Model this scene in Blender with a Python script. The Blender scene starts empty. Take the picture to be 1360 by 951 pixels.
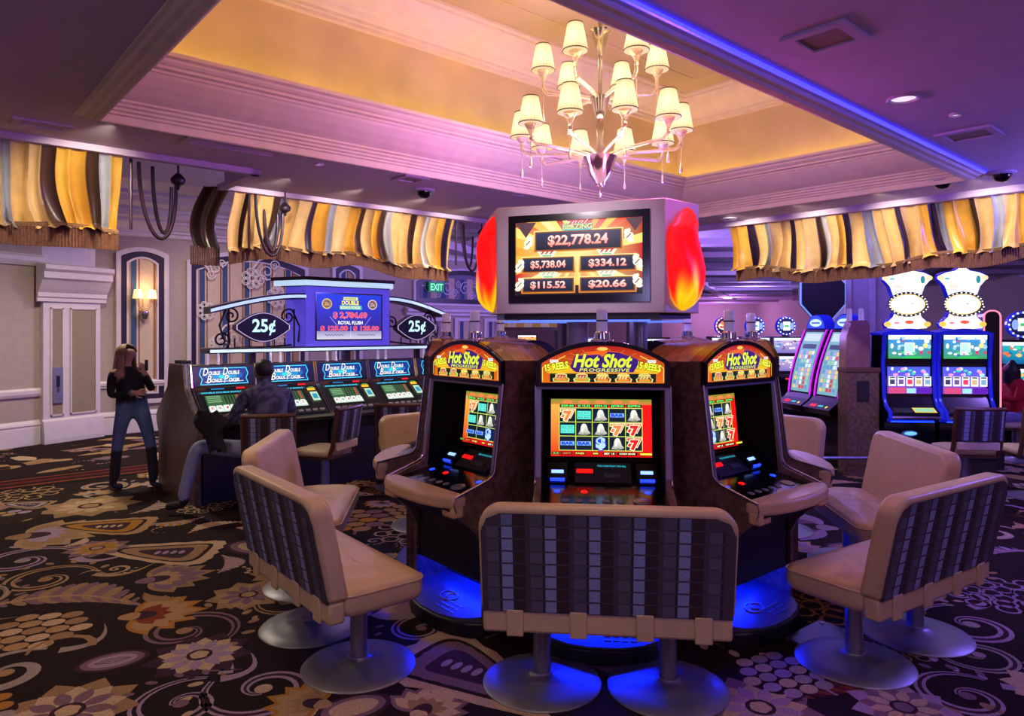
import bpy, math, random
from mathutils import Vector, Matrix
random.seed(11)
RAD = math.radians
scene = bpy.context.scene
col = scene.collection

def lin(r, g, b):
    def f(c):
        c /= 255.0
        return c / 12.92 if c <= 0.04045 else ((c + 0.055) / 1.055) ** 2.4
    return (f(r), f(g), f(b), 1.0)

# ------------------------------------------------------------------ camera
cam_data = bpy.data.cameras.new('camera')
cam_data.sensor_fit = 'HORIZONTAL'
cam_data.sensor_width = 36.0
cam_data.lens = 930 / 1360 * 36.0
cam_data.shift_y = -38.5 / 1360
cam_data.clip_end = 200
cam = bpy.data.objects.new('camera', cam_data)
cam.location = (0, 0, 1.7)
cam.rotation_euler = (RAD(90), 0, 0)
col.objects.link(cam)
scene.camera = cam

# ------------------------------------------------------------------ world, exposure
world = bpy.data.worlds.new('world'); scene.world = world
world.use_nodes = True
bg = world.node_tree.nodes['Background']
bg.inputs[0].default_value = (0.40, 0.20, 0.50, 1)
bg.inputs[1].default_value = 0.45
vs = scene.view_settings
vs.view_transform = 'Standard'; vs.look = 'None'; vs.gamma = 1; vs.exposure = 0.0
vs.use_curve_mapping = False

# tray / soffit axes: a runs right and away, b runs left and away
TH = RAD(41.3)
CA, SA = math.cos(TH), math.sin(TH)
def ab(a, b, z=0.0):
    return Vector((CA * a - SA * b, SA * a + CA * b, z))
CEIL = 2.98
def lamp(name, kind, loc, power, color, size=0.3, rot=None, spot=None, blend=0.5, shape=None, size_y=None):
    l = bpy.data.lights.new(name, kind)
    l.energy = power; l.color = color
    if kind == 'AREA':
        l.size = size
        if size_y: l.shape = 'RECTANGLE'; l.size_y = size_y
    else:
        l.shadow_soft_size = size
    if spot: l.spot_size = RAD(spot); l.spot_blend = blend
    o = bpy.data.objects.new(name, l); o.location = loc
    if rot: o.rotation_euler = [RAD(x) for x in rot]
    col.objects.link(o)
    return o

# ------------------------------------------------------------------ large lights
# colour fills added above both signs to tint the ceiling, without fixtures
lamp('purple_fill', 'POINT', (0.10, 5.0, 2.60), 30, (0.70, 0.20, 0.95), 0.12)
lamp('blue_fill', 'POINT', (1.10, 5.2, 2.60), 52, (0.16, 0.10, 1.0), 0.12)
lamp('magenta_fill', 'POINT', (0.95, 4.35, 2.56), 26, (1.0, 0.12, 0.40), 0.12)
lamp('poker_sign_fill', 'POINT', (-2.1, 8.6, 2.45), 24, (0.55, 0.30, 1.0), 0.12)
# recessed downlights of the soffit
DOWN = [(-2.6, 2.6), (-0.2, 1.6), (2.6, 2.4), (4.4, 3.6), (-2.6, 4.9), (-0.6, 7.6), (3.9, 6.6)]
for i, (x, y) in enumerate(DOWN):
    c = (1.0, 0.76, 0.44) if x < 0 else (0.85, 0.55, 0.85)
    lamp('downlight_beam', 'SPOT', (x, y, 2.95), 62 if x < 0 else 32, c, 0.06, (0, 0, 0), 110, 0.8)
# blue effect spot under the right end of the soffit
lamp('effect_blue', 'POINT', (5.2, 4.9, 2.55), 170, (0.16, 0.12, 1.0), 0.10)
# fill spot added to brighten the front of the sign box
_sp = lamp('sign_fill', 'SPOT', (-0.7, 2.6, 2.93), 85, (1.0, 0.80, 0.90), 0.06, None, 34, 0.9)
_sp.rotation_euler = (Vector((0.40, 4.45, 2.15)) - Vector((-0.7, 2.6, 2.93))).to_track_quat('-Z', 'Y').to_euler()
# mauve fills added behind the camera to lift ceiling and bench backs
lamp('rear_fill', 'POINT', (-1.6, -0.6, 2.2), 46, (0.50, 0.44, 1.0), 0.3)
lamp('rear_fill', 'POINT', (2.4, -0.4, 2.2), 56, (0.68, 0.32, 1.0), 0.3)
# fill spots added along the soffit edge to brighten the valances
def wash(p, q, power, c=(1.0, 0.88, 0.68)):
    d = Vector(q) - Vector(p); o = lamp('valance_fill', 'SPOT', p, power, c, 0.05, None, 84, 0.9)
    o.rotation_euler = d.to_track_quat('-Z', 'Y').to_euler()
for a_ in (-1.9, -0.9, 0.1, 1.0): wash(ab(a_, 4.95, 2.96), ab(a_, 5.75, 2.55), 58)
for a_ in (2.5, 3.2, 3.9, 4.6): wash(ab(a_, 5.72, 2.96), ab(a_, 6.52, 2.55), 58)
for b_ in (4.3, 3.5, 2.7, 1.9, 1.1): wash(ab(6.90, b_, 2.96), ab(7.67, b_, 2.55), 58)
# hall lights: warm downlights over the left hall, purple and blue washes over the gaming floor
for (x, y, z, p, c) in [(-5.0, 8.6, 3.9, 330, (1.0, 0.86, 0.64)), (-4.2, 10.9, 4.1, 170, (1.0, 0.80, 0.76)),
                        (-1.5, 12.5, 4.1, 70, (0.55, 0.42, 1.0)), (2.4, 13.5, 2.4, 380, (0.42, 0.28, 1.0)),
                        (6.0, 11.5, 2.7, 150, (0.45, 0.22, 1.0)), (7.0, 6.0, 3.2, 110, (0.35, 0.20, 1.0)),
                        (4.0, 9.2, 2.9, 60, (0.2, 0.15, 1.0))]:
    if x < -3: lamp('hall_light', 'SPOT', (x, y, z), p * 1.3, c, 0.2, (0, 0, 0), 150, 0.9)
    else: lamp('hall_light', 'POINT', (x, y, z), p, c, 0.25)

# ------------------------------------------------------------------ materials
MATS = {}
def mat(name, rgb=None, rough=0.6, metal=0.0, var=0.12, scale=9.0, bump=0.0, bscale=60.0, spec=0.5, attr=False,
        emit=0.0, emit_rgb=None, trans=0.0, coat=0.0, alpha=1.0, stretch=None, sheen=0.0):
    if name in MATS: return MATS[name]
    m = bpy.data.materials.new(name); m.use_nodes = True
    nt = m.node_tree; N = nt.nodes; L = nt.links
    p = N['Principled BSDF']
    p.inputs['Roughness'].default_value = rough
    p.inputs['Metallic'].default_value = metal
    p.inputs['Specular IOR Level'].default_value = spec
    p.inputs['Transmission Weight'].default_value = trans
    p.inputs['Coat Weight'].default_value = coat
    p.inputs['Coat Roughness'].default_value = 0.1
    p.inputs['Sheen Weight'].default_value = sheen
    tc = N.new('ShaderNodeTexCoord')
    mp = N.new('ShaderNodeMapping'); L.new(tc.outputs['Object'], mp.inputs[0])
    if stretch: mp.inputs['Scale'].default_value = stretch
    nz = N.new('ShaderNodeTexNoise'); nz.inputs['Scale'].default_value = scale; nz.inputs['Detail'].default_value = 5
    L.new(mp.outputs[0], nz.inputs['Vector'])
    mr = N.new('ShaderNodeMapRange')
    mr.inputs['From Min'].default_value = 0.3; mr.inputs['From Max'].default_value = 0.7
    mr.inputs['To Min'].default_value = 1 - var; mr.inputs['To Max'].default_value = 1 + var
    L.new(nz.outputs['Fac'], mr.inputs['Value'])
    mx = N.new('ShaderNodeVectorMath'); mx.operation = 'SCALE'
    if attr:
        at = N.new('ShaderNodeAttribute'); at.attribute_name = 'Col'
        L.new(at.outputs['Color'], mx.inputs[0])
    else:
        c = lin(*rgb)
        mx.inputs[0].default_value = c[:3]
    L.new(mr.outputs[0], mx.inputs['Scale'])
    L.new(mx.outputs[0], p.inputs['Base Color'])
    if emit > 0:
        p.inputs['Emission Strength'].default_value = emit
        if emit_rgb: p.inputs['Emission Color'].default_value = lin(*emit_rgb)
        else: L.new(mx.outputs[0], p.inputs['Emission Color'])
        if attr:                       # a lit display: black glass with the picture behind it
            for l in list(p.inputs['Base Color'].links): L.remove(l)
            p.inputs['Base Color'].default_value = (0.01, 0.01, 0.012, 1)
            mr.inputs['To Min'].default_value = 1; mr.inputs['To Max'].default_value = 1
    if bump > 0:
        n2 = N.new('ShaderNodeTexNoise'); n2.inputs['Scale'].default_value = bscale; n2.inputs['Detail'].default_value = 4
        L.new(mp.outputs[0], n2.inputs['Vector'])
        bp = N.new('ShaderNodeBump'); bp.inputs['Strength'].default_value = bump; bp.inputs['Distance'].default_value = 0.01
        L.new(n2.outputs['Fac'], bp.inputs['Height']); L.new(bp.outputs[0], p.inputs['Normal'])
    MATS[name] = m
    return m

M_ceil = mat('soffit_paint', (196, 176, 196), 0.75, var=0.04, bump=0.05, bscale=120)
M_cream = mat('cream_paint', (222, 205, 180), 0.55, var=0.05)
M_gold = mat('gold_plaster', (206, 184, 132), 0.7, var=0.10, scale=3.0, bump=0.05)
M_goldc = mat('gold_ceiling', (198, 176, 128), 0.7, var=0.07, scale=2.0)
M_wall = mat('grey_beige_wallcovering', (176, 160, 148), 0.8, var=0.05, bump=0.08, bscale=200)
M_white = mat('white_paint', (214, 204, 206), 0.5, var=0.04)
M_panel = mat('fabric_panel_taupe', (150, 134, 112), 0.85, var=0.06, bump=0.1, bscale=250)
M_purpleframe = mat('plum_lacquer', (44, 30, 52), 0.4, var=0.06)
M_attr = mat('dyed_print', attr=True, rough=0.75, var=0.08, scale=40)
M_carpet = mat('carpet_wool', attr=True, rough=0.95, var=0.30, scale=160, bump=0.5, bscale=350, spec=0.15)
M_fabric = mat('woven_upholstery', attr=True, rough=0.8, var=0.18, scale=120, bump=0.25, bscale=300)
M_silk = mat('striped_satin', attr=True, rough=0.32, var=0.10, scale=12, spec=0.7, bump=0.08, bscale=30)
M_screen = mat('lit_display', attr=True, rough=0.25, emit=1.15, spec=0.3)
M_screen2 = mat('lit_display_bright', attr=True, rough=0.25, emit=1.4, spec=0.3)
M_glassart = mat('backlit_glass', attr=True, rough=0.45, emit=1.1, spec=0.4)
M_leather = mat('tan_leather', (198, 172, 128), 0.40, var=0.08, scale=5, bump=0.45, bscale=13, spec=0.5)
M_leather2 = mat('cream_leather', (204, 184, 148), 0.45, var=0.07, scale=5, bump=0.12, bscale=90)
M_steel = mat('brushed_steel', (150, 150, 158), 0.34, metal=0.85, var=0.06, scale=40)
M_steelmatte = mat('satin_steel', (138, 138, 144), 0.42, metal=0.7, var=0.08, scale=12)
M_chrome = mat('chrome', (214, 212, 220), 0.10, metal=1.0, var=0.02)
M_burl = mat('burl_laminate', (104, 80, 64), 0.38, var=0.55, scale=26, spec=0.5)
M_wood = mat('walnut_veneer', (92, 58, 38), 0.4, var=0.35, scale=10, stretch=(1, 1, 0.2))
M_barrel = mat('golden_burl', (172, 124, 72), 0.25, var=0.4, scale=14, stretch=(1, 6, 1), coat=0.4)
M_black = mat('black_plastic', (16, 15, 17), 0.4, var=0.08)
M_blackgloss = mat('black_gloss', (10, 10, 13), 0.15, var=0.05, spec=0.6)
M_dark = mat('dark_laminate', (30, 24, 26), 0.5, var=0.15)
M_iron = mat('wrought_iron', (58, 44, 58), 0.35, metal=0.6, var=0.15)
M_silver = mat('silver_paint', (206, 198, 208), 0.45, metal=0.1, var=0.03)
M_glass = mat('blown_glass', (245, 232, 205), 0.08, var=0.02, trans=0.75, spec=0.6)
M_bowl = mat('mirrored_glass', (190, 178, 168), 0.12, metal=0.9, var=0.05)
M_trimdark = mat('dark_ribbon', (70, 52, 22), 0.7)
M_warmwhite = mat('lamp_shade_silk', attr=True, rough=0.8, emit=1.7)
M_sconce = mat('sconce_silk', (255, 226, 170), 0.8, emit=1.2, emit_rgb=(255, 205, 130))
M_cove = mat('cove_strip', (255, 220, 150), 0.8, emit=11.0, emit_rgb=(255, 222, 138))
M_neon = mat('neon_tube', (220, 240, 255), 0.4, emit=0.8, emit_rgb=(196, 232, 255))
M_blueled = mat('blue_led', (40, 60, 255), 0.4, emit=120.0, emit_rgb=(8, 30, 255))
M_bluelamp = mat('blue_lens', (40, 60, 255), 0.3, emit=2.2, emit_rgb=(30, 60, 255))
M_redlamp = mat('red_lens', (255, 20, 20), 0.3, emit=1.6, emit_rgb=(255, 16, 12))
M_pinkneon = mat('pink_neon', (255, 150, 160), 0.4, emit=1.5, emit_rgb=(255, 130, 150))
M_lightdisc = mat('downlight_lens', (250, 240, 255), 0.5, emit=1.1, emit_rgb=(225, 215, 245))
M_exit = mat('exit_green', (20, 230, 130), 0.5, emit=1.0, emit_rgb=(20, 220, 120))
M_fringe = mat('bullion_fringe', (112, 74, 56), 0.8, var=0.3, scale=60)
M_skin = mat('skin', (176, 128, 104), 0.55, var=0.05)
M_blond = mat('blond_hair', (150, 122, 84), 0.5, var=0.3, scale=30, stretch=(1, 1, 0.15))
M_darkhair = mat('dark_hair', (22, 17, 18), 0.5, var=0.3, scale=40)
M_blackcloth = mat('black_cloth', (16, 15, 20), 0.85, var=0.3, scale=20, bump=0.2, bscale=40)
M_cloth = mat('clothing', attr=True, rough=0.85, var=0.14, scale=45, bump=0.2, bscale=60)
M_bluecab = mat('blue_cabinet_glow', (36, 44, 190), 0.22, metal=0.3, var=0.05, emit=.35, emit_rgb=(24, 34, 230))  # faint emission put in for the blue light on the cabinets

# ------------------------------------------------------------------ mesh builder
class MB:
    def __init__(self):
        self.v = []; self.f = []; self.vc = []; self.mi = []
        self.c = (1, 1, 1, 1); self.m = 0; self.T = None
    def add(self, vs, fs, cols=None, c=None):
        n = len(self.v)
        if self.T is not None: vs = [self.T @ Vector(p) for p in vs]
        self.v += [tuple(p) for p in vs]
        if cols: self.vc += cols
        else: self.vc += [c or self.c] * len(vs)
        for f in fs:
            self.f.append([i + n for i in f]); self.mi.append(self.m)
        return self
    def box(self, x0, x1, y0, y1, z0, z1, c=None):
        return self.add([(x0, y0, z0), (x1, y0, z0), (x1, y1, z0), (x0, y1, z0), (x0, y0, z1), (x1, y0, z1), (x1, y1, z1), (x0, y1, z1)],
                        [(0, 3, 2, 1), (4, 5, 6, 7), (0, 1, 5, 4), (1, 2, 6, 5), (2, 3, 7, 6), (3, 0, 4, 7)], c=c)
    def prism(self, poly, axis, lo, hi, c=None, caps=True):
        n = len(poly)
        def P(p, t):
            return {'x': (t, p[0], p[1]), 'y': (p[0], t, p[1]), 'z': (p[0], p[1], t)}[axis]
        vs = [P(p, lo) for p in poly] + [P(p, hi) for p in poly]
        fs = [(i, (i + 1) % n, n + (i + 1) % n, n + i) for i in range(n)]
        if caps: fs += [list(range(n))[::-1], list(range(n, 2 * n))]
        return self.add(vs, fs, c=c)
    def lathe(self, prof, n=24, o=(0, 0, 0), c=None, cols=None, wave=None):
        vs = []; cc = []
        for k, (r, z) in enumerate(prof):
            for i in range(n):
                t = 2 * math.pi * i / n
                rr = r * (1 + (wave(i, k) if wave else 0))
                vs.append((o[0] + rr * math.cos(t), o[1] + rr * math.sin(t), o[2] + z))
                cc.append(cols[k] if cols else (c or self.c))
        fs = []
        for k in range(len(prof) - 1):
            for i in range(n):
                j = (i + 1) % n
                fs.append((k * n + i, k * n + j, (k + 1) * n + j, (k + 1) * n + i))
        fs.append(list(range(n))[::-1]); fs.append([(len(prof) - 1) * n + i for i in range(n)])
        return self.add(vs, fs, cols=cc)
    def tube(self, pts, r, n=8, c=None, closed=False):
        pts = [Vector(p) for p in pts]; N = len(pts)
        rs = r if isinstance(r, (list, tuple)) else [r] * N
        vs = []; up = Vector((0, 0, 1)); prev = None
        for k in range(N):
            if closed: d = pts[(k + 1) % N] - pts[k - 1]
            else: d = pts[min(k + 1, N - 1)] - pts[max(k - 1, 0)]
            if d.length < 1e-9: d = Vector((0, 0, 1))
            d.normalize()
            if prev is None:
                s = d.cross(up)
                if s.length < 0.05: s = d.cross(Vector((1, 0, 0)))
            else:
                s = prev - d * prev.dot(d)
            s.normalize(); prev = s
            t = d.cross(s)
            for i in range(n):
                a = 2 * math.pi * i / n
                vs.append(pts[k] + (s * math.cos(a) + t * math.sin(a)) * rs[k])
        fs = []
        for k in range(N if closed else N - 1):
            for i in range(n):
                j = (i + 1) % n; k2 = (k + 1) % N
                fs.append((k * n + i, k * n + j, k2 * n + j, k2 * n + i))
        if not closed:
            fs.append(list(range(n))[::-1]); fs.append([(N - 1) * n + i for i in range(n)])
        return self.add(vs, fs, c=c)
    def grid(self, fn, nu, nv, colfn=None, closeu=False):
        vs = []; cc = []
        for j in range(nv + 1):
            for i in range(nu + (0 if closeu else 1)):
                vs.append(fn(i / nu, j / nv)); cc.append(colfn(i / nu, j / nv) if colfn else self.c)
        w = nu + (0 if closeu else 1); fs = []
        for j in range(nv):
            for i in range(nu):
                i2 = (i + 1) % w if closeu else i + 1
                fs.append((j * w + i, j * w + i2, (j + 1) * w + i2, (j + 1) * w + i))
        return self.add(vs, fs, cols=cc)
    def ball(self, o, rx, ry=None, rz=None, n=16, c=None):
        ry = ry or rx; rz = rz or rx
        prof = [(math.sin(math.pi * k / 10), -math.cos(math.pi * k / 10)) for k in range(11)]
        prof[0] = (0.01, -1); prof[-1] = (0.01, 1)
        T0 = self.T
        Tn = Matrix.Translation(o) @ Matrix.Diagonal((rx, ry, rz, 1))
        self.T = T0 @ Tn if T0 is not None else Tn
        self.lathe(prof, n, c=c); self.T = T0
        return self
    def build(self, name, mats, parent=None, smooth=False, bevel=0.0, loc=None, rot=None, seg=2, sharp=40):
        me = bpy.data.meshes.new(name)
        me.from_pydata(self.v, [], self.f)
        if not isinstance(mats, (list, tuple)): mats = [mats]
        for m in mats: me.materials.append(m)
        if len(mats) > 1: me.polygons.foreach_set('material_index', self.mi)
        at = me.color_attributes.new('Col', 'FLOAT_COLOR', 'POINT')
        flat = [x for c in self.vc for x in c]
        at.data.foreach_set('color', flat)
        me.validate(); me.update()
        if smooth:
            me.polygons.foreach_set('use_smooth', [True] * len(me.polygons))
            me.set_sharp_from_angle(angle=RAD(sharp))
        o = bpy.data.objects.new(name, me); col.objects.link(o)
        if parent: o.parent = parent
        if loc is not None: o.location = loc
        if rot is not None: o.rotation_euler = rot
        if bevel:
            b = o.modifiers.new('bevel', 'BEVEL'); b.width = bevel; b.segments = seg; b.limit_method = 'ANGLE'; b.angle_limit = RAD(50)
            me.polygons.foreach_set('use_smooth', [True] * len(me.polygons)); me.set_sharp_from_angle(angle=RAD(sharp))
        return o

def tag(o, label=None, cat=None, group=None, kind=None):
    if label: o['label'] = label
    if cat: o['category'] = cat
    if group: o['group'] = group
    if kind: o['kind'] = kind
    return o
def struct(o):
    o['kind'] = 'structure'; return o
def empty(name, loc, rz=0.0, label=None, cat=None, group=None):
    o = bpy.data.objects.new(name, None); o.empty_display_size = 0.1
    col.objects.link(o); o.location = loc; o.rotation_euler = (0, 0, rz)
    tag(o, label, cat, group); return o
def copy_tree(o, parent=None):
    c = o.copy(); col.objects.link(c)
    c.parent = parent
    for ch in list(o.children): copy_tree(ch, c)
    return c

# ------------------------------------------------------------------ lettering (built-in font) and flat print
_txt = {}
def text_geo(s, shear=0.0, bold=0.0, spacing=1.0):
    k = (s, shear, bold, spacing)
    if k in _txt: return _txt[k]
    cu = bpy.data.curves.new('lettering', 'FONT'); cu.body = s; cu.size = 1; cu.shear = shear; cu.offset = bold
    cu.space_character = spacing; cu.resolution_u = 3; cu.fill_mode = 'FRONT'
    ob = bpy.data.objects.new('lettering', cu)
    me = ob.to_mesh()
    vs = [(v.co.x, v.co.y) for v in me.vertices]; fs = [list(p.vertices) for p in me.polygons]
    ob.to_mesh_clear(); bpy.data.objects.remove(ob); bpy.data.curves.remove(cu)
    _txt[k] = (vs, fs); return _txt[k]

class Canvas:
    """flat print in a plane: org + u*right + v*up, each new layer a hair further out"""
    def __init__(self, org, right, up, step=0.0005):
        self.o = Vector(org); self.r = Vector(right).normalized(); self.u = Vector(up).normalized()
        self.n = self.r.cross(self.u); self.k = 0; self.mb = MB(); self.step = step
    def P(self, x, y): return self.o + self.r * x + self.u * y + self.n * (self.k * self.step)
    def poly(self, pts, c, c2=None):
        self.k += 1
        if c2:
            lo = min(p[1] for p in pts); hi = max(p[1] for p in pts)
            cc = [tuple(c2[i] + (c[i] - c2[i]) * ((p[1] - lo) / (hi - lo + 1e-9)) for i in range(4)) for p in pts]
            self.mb.add([self.P(*p) for p in pts], [list(range(len(pts)))], cols=cc)
        else:
            self.mb.add([self.P(*p) for p in pts], [list(range(len(pts)))], c=c)
    def rect(self, x0, y0, x1, y1, c, c2=None): self.poly([(x0, y0), (x1, y0), (x1, y1), (x0, y1)], c, c2)
    def ell(self, cx, cy, rx, ry, c, n=20, c2=None):
        self.poly([(cx + rx * math.cos(2 * math.pi * i / n), cy + ry * math.sin(2 * math.pi * i / n)) for i in range(n)], c, c2)
    def fan(self, cx, cy, n, r, cols):                     # sunburst, clipped by the caller's rectangle
        pass
    def line(self, pts, w, c):
        self.k += 1
        for (a, b) in zip(pts[:-1], pts[1:]):
            d = Vector((b[0] - a[0], b[1] - a[1])); 
            if d.length < 1e-9: continue
            d.normalize(); q = Vector((-d.y, d.x)) * w / 2
            self.mb.add([self.P(a[0] + q.x, a[1] + q.y), self.P(a[0] - q.x, a[1] - q.y), self.P(b[0] - q.x, b[1] - q.y), self.P(b[0] + q.x, b[1] + q.y)],
                        [(0, 1, 2, 3)], c=c)
    def frame(self, x0, y0, x1, y1, w, c): self.line([(x0, y0), (x1, y0), (x1, y1), (x0, y1), (x0, y0 - w / 2)], w, c)
    def text(self, s, cx, cy, h, c, w=None, c2=None, shear=0.0, bold=0.0, out=None, outw=0.03, tilt=0.0, spacing=1.0):
        if out: 
            self._t(s, cx, cy, h, out, w, None, shear, bold + outw, tilt, spacing)
        self._t(s, cx, cy, h, c, w, c2, shear, bold, tilt, spacing)
    def _t(self, s, cx, cy, h, c, w, c2, shear, bold, tilt, spacing):
        base, _ = text_geo(s, shear, 0.0, spacing)
        vs, fs = text_geo(s, shear, bold, spacing)
        x0 = min(p[0] for p in base); x1 = max(p[0] for p in base)
        y0 = min(p[1] for p in base); y1 = max(p[1] for p in base)
        sy = h / max(y1 - y0, 1e-6); sx = (w / max(x1 - x0, 1e-6)) if w else sy
        self.k += 1; ct, st = math.cos(tilt), math.sin(tilt)
        pts = []; cc = []
        for (x, y) in vs:
            X = (x - (x0 + x1) / 2) * sx; Y = (y - (y0 + y1) / 2) * sy
            t = min(1, max(0, (y - y0) / max(y1 - y0, 1e-6)))
            pts.append(self.P(cx + X * ct - Y * st, cy + X * st + Y * ct))
            cc.append(tuple(c2[i] + (c[i] - c2[i]) * t for i in range(4)) if c2 else c)
        self.mb.add(pts, fs, cols=cc)
    def build(self, name, m, parent=None): return self.mb.build(name, m, parent)
# ================================================================== STRUCTURE
C_UP = Vector((0, 0, 1))
A0, A1, B0, B1 = 0.91, 6.66, 1.88, 4.71          # tray opening
EA, EB1, EB2, JOG = 7.55, 5.63, 6.40, 2.20        # soffit outer edges

# ---- soffit slab
mb = MB()
def slab(a0, a1, b0, b1, z0, z1):
    P = [ab(a0, b0), ab(a1, b0), ab(a1, b1), ab(a0, b1)]
    mb.prism([(p.x, p.y) for p in P], 'z', z0, z1)
slab(-7, JOG, B1, EB1, CEIL, 3.25); slab(JOG, EA, B1, EB2, CEIL, 3.25)
slab(-7, A0, B0, B1, CEIL, 3.25); slab(A1, EA, B0, B1, CEIL, 3.25); slab(-7, EA, -6, B0, CEIL, 3.25)
struct(mb.build('ceiling', M_ceil))

# ---- soffit edge bands (thin drop fascia where the valances hang)
mb = MB()
slab(-7, JOG, EB1 - 0.07, EB1, 2.935, CEIL); slab(JOG, EA, EB2 - 0.07, EB2, 2.935, CEIL)
slab(JOG - 0.07, JOG, EB1 - 0.07, EB2, 2.935, CEIL); slab(EA - 0.09, EA, -6, EB2, 2.92, CEIL)
struct(mb.build('trim_1', M_ceil))

# ---- tray mouldings, mitred round the opening
def rect_sweep(prof, mat_, name, closed=False):
    mb = MB(); n = len(prof); vs = []
    for (s, z) in prof:
        vs += [ab(A0 + s, B0 + s, z), ab(A1 - s, B0 + s, z), ab(A1 - s, B1 - s, z), ab(A0 + s, B1 - s, z)]
    fs = []
    for k in range(n - 1):
        for i in range(4):
            j = (i + 1) % 4
            fs.append((k * 4 + i, k * 4 + j, (k + 1) * 4 + j, (k + 1) * 4 + i))
    mb.add(vs, fs)
    return struct(mb.build(name, mat_))
rect_sweep([(-.12, 2.985), (-.12, 2.972), (-.10, 2.968), (-.085, 2.955), (-.06, 2.950), (-.045, 2.938), (-.015, 2.930), (-.004, 2.930), (0, 2.936),
            (0, 2.98), (.012, 2.985), (.012, 3.0), (.026, 3.006), (.026, 3.022), (.04, 3.03), (.04, 3.046), (.055, 3.055), (.055, 3.068), (.062, 3.072),
            (.10, 3.10), (.15, 3.15), (.19, 3.20), (.20, 3.22), (.21, 3.222), (.21, 3.238), (.235, 3.245), (.235, 3.262), (.25, 3.27), (.262, 3.285),
            (.262, 3.30), (.285, 3.31), (.285, 3.335), (.25, 3.335), (.25, 3.30), (-.10, 3.30)], M_cream, 'trim_2')
rect_sweep([(-.10, 3.30), (-.10, 4.0)], M_gold, 'wall_tray')
rect_sweep([(-.10, 3.985), (-.05, 3.985), (-.05, 4.01), (-.03, 4.015), (-.03, 4.04), (.0, 4.05), (.02, 4.08), (.05, 4.10), (.11, 4.125), (.17, 4.17), (.20, 4.205),
            (.22, 4.205), (.22, 4.222), (.26, 4.228), (.26, 4.25)], M_cream, 'trim_3')
rect_sweep([(.20, 4.25), (1.2, 4.2505), (1.38, 4.251)], M_goldc, 'ceiling_tray')
rect_sweep([(.55, 4.252), (.55, 4.240), (.565, 4.236), (.58, 4.240), (.58, 4.252)], M_goldc, 'trim_4')
# warm light strips lying in the cove
for (q0, q1, nm) in [((A0, B1 + .03), (A1, B1 + .03), 'b'), ((A1 + .03, B0), (A1 + .03, B1), 'a'), ((A0, B0 - .03), (A1, B0 - .03), 'b'), ((A0 - .03, B0), (A0 - .03, B1), 'a')]:
    m2 = MB(); d = .018
    if nm == 'b': P = [ab(q0[0], q0[1] - d), ab(q1[0], q1[1] - d), ab(q1[0], q1[1] + d), ab(q0[0], q0[1] + d)]
    else: P = [ab(q0[0] - d, q0[1]), ab(q0[0] + d, q0[1]), ab(q1[0] + d, q1[1]), ab(q1[0] - d, q1[1])]
    m2.prism([(p.x, p.y) for p in P], 'z', 3.302, 3.318)
    o = m2.build('cove_light', M_cove)
    tag(o, {('b', True): 'warm cove light strip behind the moulding of the long far tray side', ('a', True): 'warm cove light strip behind the moulding of the short right tray side',
            ('b', False): 'warm cove light strip behind the moulding of the near tray side', ('a', False): 'warm cove light strip behind the moulding of the left tray side'}[(nm, q0[0] > A1 or q0[1] > B1)], 'light strip')

# added glowing strip that stands in for the blue wash on the near moulding
m2 = MB(); P = [ab(1.6, B0 - .150), ab(A1 - .02, B0 - .150), ab(A1 - .02, B0 - .136), ab(1.6, B0 - .136)]
m2.prism([(p.x, p.y) for p in P], 'z', 2.962, 2.979)
tag(m2.build('blue_wash_strip', mat('blue_strip', (60, 60, 255), .4, emit=5.0, emit_rgb=(44, 40, 255))), 'added blue glow strip standing in for the blue wash on the near right tray moulding', 'light strip')

# ---- ceiling fittings
def ceil_pt(px, py, z=CEIL):
    d = 930 * (z - 1.7) / (437 - py)
    return Vector(((px - 680) / 930 * d, d, z))
def vent(px, py, la, lb, label, slats=0):
    p = ceil_pt(px, py)
    t = empty('ceiling_vent', p, TH, label, 'ceiling vent')
    m2 = MB(); w = .045
    for (x0, x1, y0, y1) in [(-la, la, -lb, -lb + w), (-la, la, lb - w, lb), (-la, -la + w, -lb + w, lb - w), (la - w, la, -lb + w, lb - w)]:
        m2.box(x0, x1, y0, y1, -.014, 0)
    m2.build('frame', M_ceil, t)
    m2 = MB(); m2.box(-la + w, la - w, -lb + w, lb - w, -.004, 0); m2.build('backing', M_dark if slats else M_panel, t)
    for k in range(slats):
        y = -lb + w + (2 * lb - 2 * w) * (k + .5) / slats
        m2 = MB(); m2.box(-la + w, la - w, y - .008, y + .004, -.010, -.003); m2.build('slat', M_ceil, t)
vent(1096, 50, .14, .14, 'square ceiling vent at the top of the photo, right of the tray')
vent(1287, 178, .16, .16, 'square ceiling hatch beside the small round downlights', 0)
vent(545, 237, .12, .12, 'small square ceiling vent next to the dome camera left of the sign')
vent(313, 195, .34, .10, 'long slotted ceiling vent under the left side of the tray', 5)
vent(56, 165, .16, .09, 'small dark ceiling vent above the leftmost striped valance', 4)
def downlight(p, r, label, lens=M_lightdisc):
    t = empty('downlight', p, 0, label, 'downlight')
    MB().lathe([(r, 0), (r * 1.02, -.008), (r * .95, -.016), (r * .8, -.012), (r * .78, -.004)], 28).build('trim_ring', M_ceil, t, smooth=True)
    MB().lathe([(r * .78, -.003), (r * .5, -.007), (.004, -.009)], 28).build('lens', lens, t, smooth=True)
downlight(ceil_pt(1200, 130), .085, 'large round recessed downlight right of the tray')
downlight(ceil_pt(1269, 151), .034, 'small bright round downlight above the ceiling hatch')
downlight(ceil_pt(424, 217), .034, 'small round downlight left of the dome camera')
downlight(ceil_pt(693, 257), .10, 'flat round ceiling speaker left of the sign box', M_ceil)
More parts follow.
